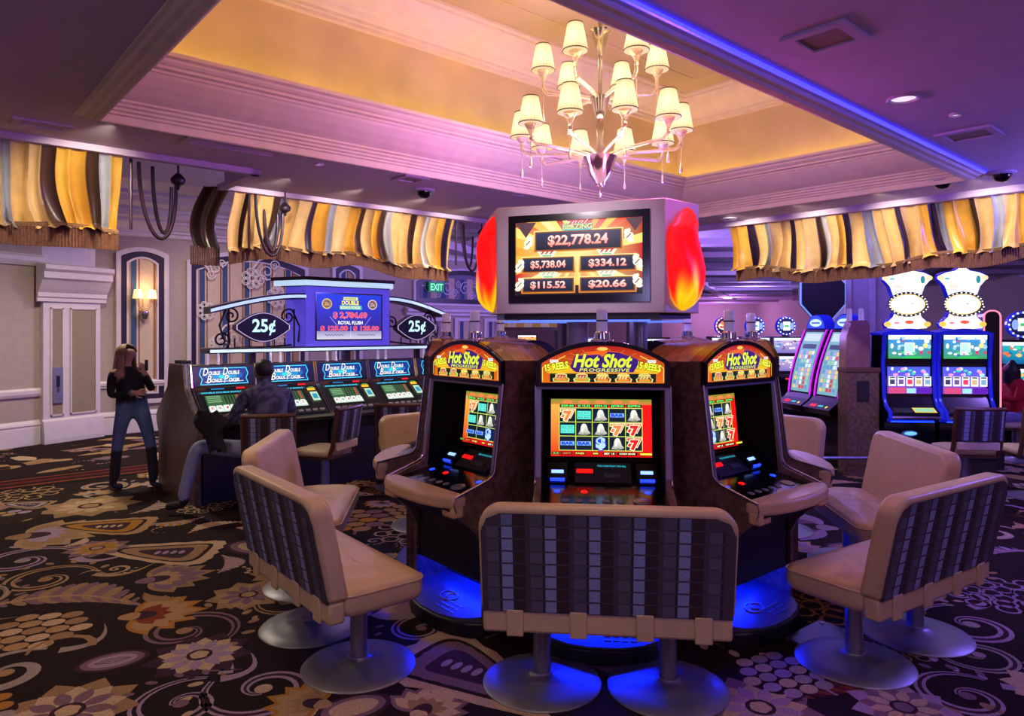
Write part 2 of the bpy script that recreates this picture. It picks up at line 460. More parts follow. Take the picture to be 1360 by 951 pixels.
downlight(ceil_pt(968, 290), .10, 'flat round ceiling speaker right of the red flame', M_ceil)
def dome(px, py, label):
    p = ceil_pt(px, py)
    t = empty('dome_camera', p, 0, label, 'security camera', 'dome cameras on the soffit')
    MB().lathe([(.10, 0), (.098, -.012), (.075, -.02), (.07, -.012)], 28).build('mount_ring', M_ceil, t, smooth=True)
    MB().lathe([(.068, -.01), (.066, -.03), (.055, -.055), (.035, -.072), (.003, -.08)], 28).build('dome', M_blackgloss, t, smooth=True)
dome(563, 252, 'black dome camera left of the sign box'); dome(1252, 239, 'black dome camera at the right corner of the tray')
dome(1331, 229, 'black dome camera nearest the right photo edge')
for i, (x, y) in enumerate(DOWN[4:]):
    pass

# ---- hall ceiling, far ceiling and far walls
mb = MB(); P = [ab(-9, 5), ab(9, 6.3), ab(14, 12.75), ab(-9, 12.75)]
mb.prism([(p.x, p.y) for p in P], 'z', 4.7, 4.8); struct(mb.build('ceiling_hall', M_wall))
mb = MB(); mb.prism([(1.0, 9.6), (6, 4), (30, 0), (36, 52), (0, 52), (-2.0, 17.5)], 'z', 3.45, 3.55); far_ceil = struct(mb.build('ceiling_far', mat('far_ceiling_paint', (186, 170, 190), .7)))
for k in range(14):                      # coffer beams of the gaming-floor ceiling
    m2 = MB(); y = 11 + k * 2.3 + k * k * .05
    m2.box(-9, 9, -.22, .22, 3.33, 3.46)
    o = m2.build('beam', M_ceil, far_ceil, loc=(6 + .55 * y * .35, y, 0), rot=(0, 0, RAD(-4)))
for k in range(5):
    m2 = MB(); m2.box(-.2, .2, -16, 16, 3.30, 3.46)
    m2.build('beam', M_ceil, far_ceil, loc=(3.4 + k * 3.6, 26, 0), rot=(0, 0, RAD(-22)))
mb = MB(); mb.box(-3, 34, 46, 46.2, 0, 3.5); struct(mb.build('wall_back', M_wall))
mb = MB(); mb.box(16.0, 16.2, 3, 46, 0, 5.0); wr = struct(mb.build('wall_right', M_wall))
for y in (9, 16, 24, 33, 40):
    lamp('far_light', 'POINT', (4 + y * .22, y + 3, 2.9), 130 + y * 7, (0.42, 0.30, 1.0) if y < 30 else (0.7, 0.3, 1.0), .3)

# ---- left wall in the a direction, with arched niches
WB = 12.75
wall_left = MB().box(1.70, 10.95, 0, .2, 0, 4.75).build('wall_left', M_wall, loc=ab(0, WB), rot=(0, 0, TH)); struct(wall_left)
m2 = MB(); m2.prism([(0, 0), (-.05, 0), (-.05, .03), (-.035, .24), (-.03, .27), (-.04, .29), (-.03, .32), (-.012, .34), (0, .36)], 'x', 1.95, 10.95)
struct(m2.build('baseboard_left', M_white, loc=ab(0, WB), rot=(0, 0, TH)))
m2 = MB(); m2.prism([(0, .74), (-.03, .75), (-.03, .77), (-.045, .79), (-.045, .83), (-.03, .845), (-.02, .86), (0, .86)], 'x', 1.95, 10.95)
struct(m2.build('trim_5', M_white, loc=ab(0, WB), rot=(0, 0, TH)))
m2 = MB(); m2.prism([(0, 3.22), (-.05, 3.24), (-.05, 3.30), (-.09, 3.31), (-.09, 3.34), (-.13, 3.36), (-.20, 3.44), (-.24, 3.45), (-.24, 3.50), (-.34, 3.53), (-.36, 3.60),
                     (-.40, 3.61), (-.40, 3.66), (-.55, 3.72), (-.60, 3.80), (-.66, 3.82), (-.66, 3.87), (-.9, 4.0), (-1.2, 4.3), (-1.3, 4.70), (0, 4.70)], 'x', 1.0, 10.95)
struct(m2.build('trim_6', M_white, loc=ab(0, WB), rot=(0, 0, TH)))

def arch_pts(x0, x1, z0, z1, rise, n=14):
    pts = [(x0, z0), (x1, z0)]
    for i in range(n + 1):
        t = i / n; x = x1 + (x0 - x1) * t
        pts.append((x, z1 - rise * (2 * t - 1) ** 2))
    return pts
def arch_ring(x0, x1, z0, z1, rise, w, y0, y1):
    m = MB(); o = arch_pts(x0, x1, z0, z1, rise); i = arch_pts(x0 + w, x1 - w, z0 + w, z1 - w, rise * .9); n = len(o)
    vs = [(p[0], y1, p[1]) for p in o] + [(p[0], y0, p[1]) for p in o] + [(p[0], y0, p[1]) for p in i] + [(p[0], y1, p[1]) for p in i]
    fs = []
    for k in range(n):
        j = (k + 1) % n
        for (A, B) in ((0, 1), (1, 2), (2, 3)): fs.append((A * n + k, A * n + j, B * n + j, B * n + k))
    return m.add(vs, fs)
S_TAN, S_BLUE, S_RED, S_CREAM = lin(176, 146, 104), lin(52, 80, 122), lin(126, 44, 52), lin(206, 184, 156)
def swirl(cv, cx, cy, r, c, turns=1.6, w=.02, d=1, a0=0.0):
    pts = []
    for i in range(26):
        t = i / 25; a = a0 + d * t * turns * 2 * math.pi; rr = r * (1 - .82 * t)
        pts.append((cx + rr * math.cos(a), cy + rr * math.sin(a)))
    cv.line(pts, w, c)
def lace_flower(cv, cx, cy, r, c):
    for k in range(7):
        a = k * 2 * math.pi / 7
        px, py = cx + r * .62 * math.cos(a), cy + r * .62 * math.sin(a)
        cv.line([(px + r * .33 * math.cos(t * .63), py + r * .33 * math.sin(t * .63)) for t in range(11)], .018, c)
        cv.line([(px + r * .18 * math.cos(t * .63), py + r * .18 * math.sin(t * .63)) for t in range(11)], .012, c)
    cv.line([(cx + r * .25 * math.cos(t * .63), cy + r * .25 * math.sin(t * .63)) for t in range(11)], .02, c)
def niche(x0, x1, z0, z1, rise, lace=(), name='niche_panel'):
    arch_ring(x0, x1, z0, z1, rise, .07, -.05, 0).build('outer_moulding', M_white, wall_left)
    arch_ring(x0 + .06, x1 - .06, z0 + .06, z1 - .06, rise, .10, -.028, 0).build('plum_frame', M_purpleframe, wall_left)
    arch_ring(x0 + .155, x1 - .155, z0 + .155, z1 - .155, rise, .03, -.035, 0).build('inner_bead', M_white, wall_left)
    cv = Canvas((0, -.006, 0), (1, 0, 0), (0, 0, 1), .0012)
    X0, X1 = x0 + .17, x1 - .17; Z0 = z0 + .17; zt = z1 - .2 - rise * .8
    cv.poly(arch_pts(X0, X1, Z0, z1 - .17, rise * .9), S_TAN)
    x = X0 + .05; k = 0
    while x < X1 - .04:
        for (w, c) in ((.085, S_BLUE), (.03, S_CREAM), (.016, S_RED), (.21, S_CREAM), (.016, S_RED), (.03, S_TAN)):
            if x + w > X1 - .03: break
            def top(xx):
                t = (xx - X0) / (X1 - X0); return z1 - .17 - rise * .9 * (2 * t - 1) ** 2
            cv.poly([(x, Z0), (x + w, Z0), (x + w, top(x + w)), (x, top(x))], c); x += w
        else:
            continue
        break
    for (kind, lx, lz, r) in lace:
        c = lin(226, 218, 206)
        if kind == 'f': lace_flower(cv, lx, lz, r, c)
        else:
            swirl(cv, lx, lz, r, c, d=kind); swirl(cv, lx + r * .9, lz + r * .8, r * .6, c, d=-kind); swirl(cv, lx - r * .7, lz - r * 1.0, r * .7, c, d=-kind)
            cv.line([(lx - r, lz - r * .4), (lx - r * 1.6, lz + r * .3), (lx - r * .9, lz + r * 1.3), (lx + r * .1, lz + r * 1.7)], .03, c)
    cv.build('striped_wallcovering', M_attr, wall_left)
niche(2.66, 3.45, .47, 3.05, .10)
niche(3.74, 5.95, .47, 3.10, .22, [('f', 4.05, 2.02, .17), (1, 4.22, 2.78, .12), ('f', 4.85, 2.62, .2), (-1, 5.12, 2.75, .16), ('f', 5.3, 2.3, .2), (1, 4.5, 1.55, .16), ('f', 4.2, 1.45, .14), (-1, 5.45, 1.6, .16)])
niche(6.45, 7.12, .47, 3.05, .10)
# transom window with lace work above the far doors
arch_ring(8.35, 11.2, 2.22, 3.08, .34, .05, -.05, 0).build('outer_moulding', M_white, wall_left)
arch_ring(8.40, 11.15, 2.27, 3.03, .33, .10, -.03, 0).build('plum_frame', M_purpleframe, wall_left)
cv = Canvas((0, -.006, 0), (1, 0, 0), (0, 0, 1), .0012)
cv.poly(arch_pts(8.5, 11.05, 2.37, 2.93, .3), lin(120, 116, 136))
for x in (8.62, 9.1, 9.62, 10.15, 10.6): cv.rect(x, 2.38, x + .12, 2.82, S_BLUE); cv.rect(x + .2, 2.38, x + .36, 2.84, S_CREAM)
for (d, x) in ((1, 8.78), (-1, 9.25), (1, 9.75), (-1, 10.2), (1, 10.7)):
    swirl(cv, x, 2.62, .17, lin(214, 210, 222), d=d); swirl(cv, x + .2, 2.5, .1, lin(214, 210, 222), d=-d); swirl(cv, x - .18, 2.72, .09, lin(214, 210, 222), d=-d)
cv.build('lace_glass', M_attr, wall_left)
m2 = MB(); m2.prism([(0, 1.98), (-.08, 2.0), (-.08, 2.05), (-.14, 2.08), (-.14, 2.14), (-.05, 2.16), (0, 2.2)], 'x', 8.15, 10.95); m2.build('door_cornice', M_white, wall_left)
for (x0, x1) in ((8.45, 9.25), (9.45, 10.15), (10.3, 10.9)):
    arch_ring(x0, x1, .0, 1.95, 0.0, .07, -.05, 0).build('door_casing', M_white, wall_left)
    cv = Canvas((0, -.006, 0), (1, 0, 0), (0, 0, 1), .0012)
    cv.rect(x0 + .07, .05, x1 - .07, 1.88, lin(196, 178, 150)); cv.rect(x0 + .17, .06, x0 + .27, 1.87, S_BLUE); cv.rect(x1 - .27, .06, x1 - .17, 1.87, lin(146, 120, 140))
    cv.build('door_panel', M_attr, wall_left)
# exit sign hanging in front of the transom
t = empty('exit_sign', ab(8.9, WB - .12, 2.62), TH, 'green lit exit sign on the arched lace window', 'exit sign')
MB().box(-.2, .2, 0, .04, -.11, .11).build('housing', mat('exit_housing', (20, 130, 90), .5, emit=.25, emit_rgb=(10, 170, 100)), t)
cv = Canvas((0, -.002, 0), (1, 0, 0), (0, 0, 1)); cv.text('EXIT', 0, 0, .14, lin(130, 255, 200), w=.32, bold=.03); cv.build('lettering', M_screen, t)

# corner pilaster and the angled wall at the far left
def wall_seg(name, p0, p1, h, m=M_wall, thick=.2):
    d = Vector(p1) - Vector(p0); L = d.length; rz = math.atan2(d.y, d.x)
    o = MB().box(0, L, 0, thick, 0, h).build(name, m, loc=(p0[0], p0[1], 0), rot=(0, 0, rz)); struct(o); return o, L
pA, pB, pC = (-8.35, 7.45), (-6.98, 10.40), (-6.62, 11.12)
wa, L = wall_seg('wall_angled', pA, pB, 4.75)
m2 = MB(); m2.prism([(0, 0), (-.05, 0), (-.05, .03), (-.035, .24), (-.03, .27), (-.04, .29), (-.03, .32), (0, .36)], 'x', 0, L); m2.build('baseboard', M_white, wa)
m2 = MB(); m2.prism([(0, .70), (-.03, .71), (-.045, .75), (-.045, .80), (-.02, .83), (0, .83)], 'x', 0, L); m2.build('chair_rail', M_white, wa)
m2 = MB(); m2.prism([(0, 2.62), (-.03, 2.63), (-.06, 2.70), (-.06, 2.76), (-.02, 2.78), (0, 2.80)], 'x', 0, L); m2.build('picture_rail', M_white, wa)
wp, L = wall_seg('wall_pilaster', pB, pC, 4.75, M_white, .25)
# pilaster built proud of the wall in two stepped faces with framed fabric panels, base and capital
m2 = MB(); m2.box(-.04, L + .02, -.10, 0, 0, 2.65); m2.build('shaft', M_white, wp)
m2 = MB(); m2.prism([(-.10, 0), (-.17, 0), (-.17, .06), (-.15, .26), (-.14, .33), (-.10, .36)], 'x', -.06, L + .04); m2.build('pilaster_base', M_white, wp)
m2 = MB(); m2.prism([(-.10, 2.10), (-.13, 2.11), (-.13, 2.16), (-.15, 2.18), (-.15, 2.24), (-.19, 2.30), (-.26, 2.42), (-.30, 2.45), (-.30, 2.54), (-.34, 2.58), (-.34, 2.64), (-.10, 2.68)], 'x', -.14, L + .10); m2.build('capital', M_white, wp)
for (x0, x1) in ((.06, .25), (.35, .76)):
    for (a_, b_, c_, d_) in ((x0, x0 + .02, .40, 2.02), (x1 - .02, x1, .40, 2.02), (x0, x1, .40, .42), (x0, x1, 2.0, 2.02)):
        MB().box(a_, b_, -.118, -.10, c_, d_).build('panel_bead', M_white, wp)
    MB().box(x0 + .02, x1 - .02, -.106, -.10, .42, 2.0).build('fabric_panel', M_panel, wp)
t = empty('wall_plate', wp.matrix_world @ Vector((0, 0, 0)), 0, 'tall dark metal call plate on the corner pilaster', 'wall plate')
t.parent = None
d = (Vector(pC) - Vector(pB)).normalized(); nrm = Vector((d.y, -d.x))
q = Vector(pB) + d * .155 + nrm * .121
t.location = (q.x, q.y, 0.86); t.rotation_euler = (0, 0, math.atan2(d.y, d.x))
MB().box(-.075, .075, -.012, 0.010, -.27, .27).build('plate', M_steelmatte, t, bevel=.004)
MB().box(-.025, .025, -.018, -.010, -.02, .14).build('slot', M_black, t)
MB().box(-.008, .008, -.03, -.016, -.10, -.02).build('lever', M_chrome, t)

# sconce in the first niche
def sconce(s, z):
    t = empty('wall_sconce', ab(s, WB - .02, z), TH, 'two-armed wall sconce with lit shades in the narrow striped niche', 'wall lamp')
    MB().lathe([(.01, -.36), (.05, -.34), (.075, -.26), (.07, -.20), (.03, -.17)], 20, (0, -.06, 0)).build('backplate', M_bowl, t, smooth=True)
    m = MB(); m.tube([(0, -.06, -.2), (0, -.07, -.05), (0, -.06, .12), (0, -.05, .2)], [.014, .02, .012, .006], 8); m.build('stem', M_glass, t, smooth=True)
    for sx in (-1, 1):
        m = MB(); m.tube([(0, -.07, -.16), (sx * .05, -.10, -.17), (sx * .095, -.12, -.13), (sx * .105, -.12, -.03)], .011, 8); m.build('arm', M_glass, t, smooth=True)
        MB().lathe([(.012, -.08), (.026, -.03), (.02, 0)], 14, (sx * .105, -.12, 0)).build('cup', M_glass, t, smooth=True)
        MB().lathe([(.074, 0), (.072, .01), (.050, .14), (.044, .145)], 24, (sx * .112, -.12, 0)).build('shade', M_sconce, t, smooth=True)
    lamp('sconce_glow', 'POINT', ab(s, WB - .22, z + .1), 7, (1, .62, .28), .06)
sconce(3.06, 2.2)

# ---- floor
mb = MB(); mb.c = lin(33, 20, 16)
mb.prism([(-14, -4), (22, -4), (34, 46), (-14, 46)], 'z', -.1, 0)
floor = struct(mb.build('floor', M_carpet))
# ================================================================== CARPET PRINT (flat woven pattern, one part of the floor)
CP = MB(); _lay = [0]
PAL = dict(tan=lin(146, 115, 81), beige=lin(183, 155, 122), sand=lin(162, 129, 90), och=lin(160, 111, 42), mauve=lin(120, 90, 102), plum=lin(58, 34, 46),
           red=lin(85, 24, 22), rust=lin(120, 52, 28), grey=lin(150, 136, 129), dk=lin(40, 25, 20), lil=lin(155, 129, 148))
TONES = ['tan', 'beige', 'sand', 'och', 'mauve', 'grey', 'lil', 'beige', 'sand']
def cpoly(pts, c):
    _lay[0] += 1
    z = .0008 + (_lay[0] % 400) * 2.2e-6 + _layer * .0004
    CP.add([(p[0], p[1], z) for p in pts], [list(range(len(pts)))], c=c)
_layer = 0
def L(k):
    global _layer; _layer = k
def X(cx, cy, rot):
    c, s = math.cos(rot), math.sin(rot)
    return lambda x, y: (cx + x * c - y * s, cy + x * s + y * c)
def stroke(f, pts, ws, c):
    l, r = [], []
    for i, p in enumerate(pts):
        a = pts[max(i - 1, 0)]; b = pts[min(i + 1, len(pts) - 1)]
        dx, dy = b[0] - a[0], b[1] - a[1]; n = math.hypot(dx, dy) or 1
        w = ws[i] / 2
        l.append((p[0] - dy / n * w, p[1] + dx / n * w)); r.append((p[0] + dy / n * w, p[1] - dx / n * w))
    z = .0008 + _layer * .0004
    vs = [f(*p) + (z,) for p in l] + [f(*p) + (z,) for p in r]; m = len(pts)
    CP.add(vs, [(i, m + i, m + i + 1, i + 1) for i in range(m - 1)], c=c)
def blob(f, cx, cy, rx, ry, c, n=18, rot=0, sc=0, k=9):
    pts = []
    cr, sr = math.cos(rot), math.sin(rot)
    for i in range(n):
        t = 2 * math.pi * i / n; q = 1 + sc * abs(math.sin(k * t / 2))
        x, y = rx * q * math.cos(t), ry * q * math.sin(t)
        pts.append(f(cx + x * cr - y * sr, cy + x * sr + y * cr))
    cpoly(pts, c)
def petal(f, a, r0, r1, w, c, tip=.0):
    pts = []
    for i in range(9):
        t = i / 8; rr = r0 + (r1 - r0) * t; ww = w * math.sin(math.pi * min(1, t * (1 - tip) + .04)) ** .8
        pts.append((rr, ww))
    poly = pts + [(x, -y) for x, y in pts[::-1]]
    ca, sa = math.cos(a), math.sin(a)
    cpoly([f(x * ca - y * sa, x * sa + y * ca) for x, y in poly], c)
def m_flower(cx, cy, r, rot, c1, c2, c3, n=9):
    f = X(cx, cy, rot)
    L(1)
    for k in range(n): petal(f, k * 2 * math.pi / n, r * .1, r, r * .30, c1)
    L(2)
    for k in range(n): petal(f, (k + .5) * 2 * math.pi / n, r * .1, r * .78, r * .2, c2)
    L(3)
    for k in range(n): petal(f, k * 2 * math.pi / n, r * .2, r * .66, r * .12, c3)
    L(4); blob(f, 0, 0, r * .24, r * .24, PAL['plum'], 16); L(5); blob(f, 0, 0, r * .15, r * .15, c2, 14, sc=.2)
def m_fan(cx, cy, r, rot, c1, c2, c3):
    f = X(cx, cy, rot); L(1)
    for k in range(7): petal(f, (k - 3) * .42, 0, r * (1.15 - .06 * abs(k - 3)), r * .26, c1)
    L(2)
    for k in range(7): petal(f, (k - 3) * .42, r * .2, r * (.98 - .06 * abs(k - 3)), r * .17, c2)
    L(3)
    for k in range(5): petal(f, (k - 2) * .5, r * .05, r * .55, r * .14, c3)
    L(4); blob(f, 0, 0, r * .3, r * .2, PAL['plum'], 14); blob(f, -r * .15, 0, r * .16, r * .16, c2, 12, sc=.25)
def m_berries(cx, cy, r, rot, c1, c2, c3):
    f = X(cx, cy, rot); L(1); blob(f, 0, 0, r * .92, r * .8, PAL['dk'], 24, sc=.08); L(2)
    k = 0
    for j in range(-2, 3):
        for i in range(-2, 3):
            x, y = (i + .5 * (j % 2)) * r * .40, j * r * .34
            if math.hypot(x, y) > r * .88: continue
            blob(f, x, y, r * .2, r * .165, (c1, c2, c3)[k % 3], 12, rot=.3); k += 1
    L(3)
    stroke(f, [(r * .5 * math.cos(t * .5) + r * .8, -r * .9 + r * .5 * math.sin(t * .5)) for t in range(8)], [r * .16 - .015 * r * t for t in range(8)], c1)
def m_scroll(cx, cy, r, rot, c1, c2, c3, d=1):
    f = X(cx, cy, rot); L(1); pts = []; ws = []
    for i in range(34):
        t = i / 33; a = d * (t * 4.2 * math.pi * .62 + .3); rr = r * (1 - .86 * t)
        pts.append((rr * math.cos(a), rr * math.sin(a))); ws.append(r * (.10 + .16 * math.sin(math.pi * min(1, t * 1.15))))
    stroke(f, pts, ws, c1); L(2); stroke(f, pts, [w * .35 for w in ws], c3)
    tail = [(r + r * .30 * i / 9 * 4, -d * (r * .16 * i - r * .022 * i * i)) for i in range(10)]
    L(1); stroke(f, tail, [r * .26 * (1 - i / 9.5) for i in range(10)], c1)
    for i in range(1, 8):
        a = d * (i * .42); x, y = r * 1.22 * math.cos(a), r * 1.22 * math.sin(a)
        L(1); blob(f, x, y, r * .13, r * .075, c2, 10, rot=a + .6 * d)
    L(2); blob(f, 0, 0, r * .15, r * .15, c2, 12)
def m_paisley(cx, cy, r, rot, c1, c2, c3, d=1):
    f = X(cx, cy, rot)
    def drop(s, sc=0):
        pts = []
        for i in range(40):
            t = 2 * math.pi * i / 40; q = 1 + sc * abs(math.sin(t * 9))
            x = r * s * q * (1.05 * math.cos(t) - .25 * math.cos(2 * t)); y = r * s * q * .62 * math.sin(t) * (1 + .35 * math.cos(t))
            y += d * .22 * r * s * (math.cos(t) - .3) ** 2
            pts.append(f(x, y))
        return pts
    L(1); cpoly(drop(1.0, .10), c1); L(2); cpoly(drop(.82), PAL['dk']); L(3); cpoly(drop(.70, .05), c2); L(4); cpoly(drop(.46), PAL['plum']); L(5)
    for i in range(4): blob(f, r * (-.22 + .14 * i), d * .04 * r, r * .05, r * .10, c3, 10)
def m_leaf(cx, cy, r, rot, c1, c2, c3, d=1):
    f = X(cx, cy, rot); L(1)
    sp = [(-r + 2 * r * i / 15, d * r * .35 * math.sin(math.pi * i / 15 * 1.1)) for i in range(16)]
    for i in range(1, 15):
        for s in (-1, 1):
            x, y = sp[i]; w = r * .42 * math.sin(math.pi * i / 16)
            a = s * 1.0 + d * .4
            blob(f, x + .5 * w * math.cos(a), y + .5 * w * math.sin(a), w * .62, w * .24, c1 if i % 2 else c2, 10, rot=a)
    L(2); stroke(f, sp, [r * .09 * (1 - i / 18) for i in range(16)], c3)
def m_medal(cx, cy, r, rot, c1, c2, c3):
    f = X(cx, cy, rot); L(1); blob(f, 0, 0, r, r * .66, PAL['plum'], 30, sc=.05, k=30); L(2); blob(f, 0, 0, r * .86, r * .54, PAL['mauve'], 24)
    L(3); blob(f, 0, 0, r * .66, r * .38, c1, 22); L(4)
    for k in (-1, 0, 1): stroke(f, [(-r * .5 + r * i * .1, k * r * .14 * math.sin(math.pi * i / 10)) for i in range(11)], [.02 * r + .02 * r * math.sin(math.pi * i / 10) for i in range(11)], PAL['plum'])
def m_dots(cx, cy, r, rot, c1, c2, c3):
    f = X(cx, cy, rot); L(1)
    for i in range(7):
        a = i * .45; rr = r * (.55 + .07 * i)
        blob(f, rr * math.cos(a), rr * math.sin(a), r * (.14 - .012 * i), r * (.11 - .01 * i), c1, 12)
def m_lace(cx, cy, r, rot, c1, c2, c3):
    f = X(cx, cy, rot); L(1)
    for ring, n in ((.9, 11), (.6, 8), (.3, 5)):
        for k in range(n):
            a = k * 2 * math.pi / n; x, y = r * ring * math.cos(a), r * ring * math.sin(a) * .8; q = r * .17
            stroke(f, [(x + q * math.cos(t * .7), y + q * math.sin(t * .7)) for t in range(10)], [r * .05] * 10, c1)
MOT = [m_flower, m_fan, m_berries, m_scroll, m_paisley, m_leaf, m_medal, m_scroll, m_fan, m_flower, m_leaf, m_lace]
def gpt(px, py):
    d = 1.7 * 930 / (py - 437.0); return ((px - 680) / 930 * d, d)
rc = random.Random(5)
placed = []
def put(fn, x, y, r, rot, cs, **k):
    c = [PAL[q] for q in cs]
    fn(x, y, r, rot, c[0], c[1], c[2], **k); placed.append((x, y, r))
# motifs copied from their places in the photograph
H = [(m_berries, 45, 838, .30, .2, ('tan', 'sand', 'beige')), (m_medal, 150, 878, .17, .5, ('lil', 'tan', 'tan')), (m_flower, 265, 870, .27, .1, ('plum', 'beige', 'lil')),
     (m_fan, 185, 818, .33, .3, ('och', 'sand', 'rust')), (m_fan, 205, 770, .34, .5, ('tan', 'mauve', 'sand')), (m_scroll, 350, 915, .28, 2.6, ('lil', 'beige', 'plum')),
     (m_scroll, 60, 770, .30, .4, ('sand', 'tan', 'dk')), (m_leaf, 75, 805, .5, .15, ('tan', 'mauve', 'sand')), (m_paisley, 225, 735, .42, .1, ('beige', 'tan', 'lil')),
     (m_flower, 330, 790, .26, .8, ('tan', 'sand', 'mauve')), (m_scroll, 245, 838, .30, 5.4, ('mauve', 'tan', 'dk')), (m_medal, 470, 940, .17, .5, ('beige', 'tan', 'tan')),
     (m_fan, 420, 935, .22, 2.9, ('och', 'sand', 'tan')), (m_paisley, 615, 885, .44, 2.6, ('beige', 'mauve', 'lil')), (m_flower, 90, 945, .3, .2, ('tan', 'beige', 'mauve')),
     (m_scroll, 240, 935, .24, 1.2, ('lil', 'mauve', 'dk')), (m_fan, 40, 712, .5, .4, ('sand', 'tan', 'lil')), (m_flower, 120, 672, .45, .4, ('tan', 'sand', 'beige')),
     (m_paisley, 145, 700, .4, .2, ('sand', 'och', 'beige')), (m_scroll, 30, 745, .35, .2, ('lil', 'grey', 'plum')), (m_scroll, 385, 800, .22, 2.1, ('tan', 'sand', 'dk')),
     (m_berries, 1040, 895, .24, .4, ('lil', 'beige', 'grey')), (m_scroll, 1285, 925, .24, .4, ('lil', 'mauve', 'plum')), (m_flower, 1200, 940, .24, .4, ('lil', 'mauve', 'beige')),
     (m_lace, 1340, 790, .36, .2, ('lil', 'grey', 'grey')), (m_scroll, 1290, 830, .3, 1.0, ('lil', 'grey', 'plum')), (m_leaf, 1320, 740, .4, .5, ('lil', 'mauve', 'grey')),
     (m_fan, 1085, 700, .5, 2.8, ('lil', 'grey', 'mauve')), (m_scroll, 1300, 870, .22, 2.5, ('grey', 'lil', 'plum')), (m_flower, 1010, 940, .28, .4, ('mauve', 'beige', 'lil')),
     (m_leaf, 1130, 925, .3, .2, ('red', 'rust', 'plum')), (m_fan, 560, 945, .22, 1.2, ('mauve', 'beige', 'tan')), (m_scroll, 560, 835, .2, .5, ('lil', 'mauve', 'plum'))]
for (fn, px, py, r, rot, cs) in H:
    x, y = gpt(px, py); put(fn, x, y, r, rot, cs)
tries = 0
while tries < 9000 and len(placed) < 330:
    tries += 1
    x = rc.uniform(-7.2, 6.5); y = rc.uniform(2.5, 11.5)
    if abs(x / y) > .80: continue
    bb = -SA * x + CA * y; aa = CA * x + SA * y
    if bb > 9.0 and aa < 6: continue
    r = rc.uniform(.2, .42)
    if any(math.hypot(x - q[0], y - q[1]) < (r + q[2]) * .80 for q in placed): continue
    fn = rc.choice(MOT); cs = [rc.choice(TONES) for _ in range(3)]
    put(fn, x, y, r, rc.uniform(0, 6.28), cs)
for _ in range(420):                          # small filler sprigs between the motifs
    x = rc.uniform(-7, 6); y = rc.uniform(2.5, 10.5)
    if abs(x / y) > .8: continue
    if any(math.hypot(x - q[0], y - q[1]) < q[2] * .95 for q in placed): continue
    c = [PAL[rc.choice(TONES)] for _ in range(3)]
    rc.choice([m_dots, m_leaf, m_dots, m_scroll])(x, y, rc.uniform(.09, .17), rc.uniform(0, 6.28), *c)
# border bands and the smaller pattern along the wall
def band(b0, b1, c, k):
    L(k); P = [ab(-4, b0), ab(9, b0), ab(9, b1), ab(-4, b1)]; cpoly([(p.x, p.y) for p in P], c)
band(9.05, 9.75, lin(26, 16, 13), 6); band(9.15, 9.22, PAL['rust'], 7); band(9.32, 9.46, PAL['red'], 7); band(9.55, 9.60, PAL['rust'], 7)
for _ in range(120):
    p = ab(rc.uniform(-4, 8), rc.uniform(9.9, 12.5)); c = PAL[rc.choice(['tan', 'sand', 'beige', 'mauve'])]
    L(1); blob(X(p.x, p.y, rc.uniform(0, 3)), 0, 0, rc.uniform(.1, .3), rc.uniform(.05, .12), c, 16, sc=.25, k=5)
CP.build('woven_pattern', M_carpet, floor)
# ================================================================== POD: sign box, slot machines, benches
PC = Vector((0.59, 4.93, 0))
POD = -5.0
def ndir(phi): return Vector((math.sin(RAD(phi)), -math.cos(RAD(phi)), 0))

# ---------------- sign box
def rot2(p, deg):
    c, s = math.cos(RAD(deg)), math.sin(RAD(deg)); return (p[0] * c - p[1] * s, p[0] * s + p[1] * c)
sign = empty('progressive_sign', (PC.x, PC.y, 0), RAD(-19.7), 'large silver jackpot sign box with screen and red flames above the slot pod', 'sign')
hexp = []
for k in range(3):
    hexp += [rot2((-.547, -.516), 120 * k), rot2((.547, -.516), 120 * k)]
MB().prism(hexp, 'z', 1.80, 2.50).build('housing', M_silver, sign, bevel=.006)
MB().prism([(x * .93, y * .93) for x, y in hexp], 'z', 1.765, 1.80).build('underside', M_black, sign)
m = MB(); m.lathe([(.075, 1.475), (.075, 1.77)], 24, (-.12, -.05, 0)); m.build('post', M_silver, sign, smooth=True)
m = MB(); m.lathe([(.05, 1.475), (.05, 1.77)], 18, (.28, .2, 0)); m.build('post', M_steel, sign, smooth=True)
for k in range(3):
    m = MB(); a, b = rot2((-.40, -.47), 120 * k), rot2((.45, -.47), 120 * k)
    m.tube([(a[0], a[1], 1.752), (b[0], b[1], 1.752)], .007, 8); m.build('neon_tube', mat('blue_neon', (90, 120, 255), .4, emit=1.6, emit_rgb=(80, 110, 255)), sign)
W_ = lin(255, 255, 255); YEL = lin(255, 214, 60); GOLD = lin(255, 186, 62); NAVY = lin(36, 40, 62); PINKW = lin(255, 238, 226); PINK = lin(236, 128, 116)
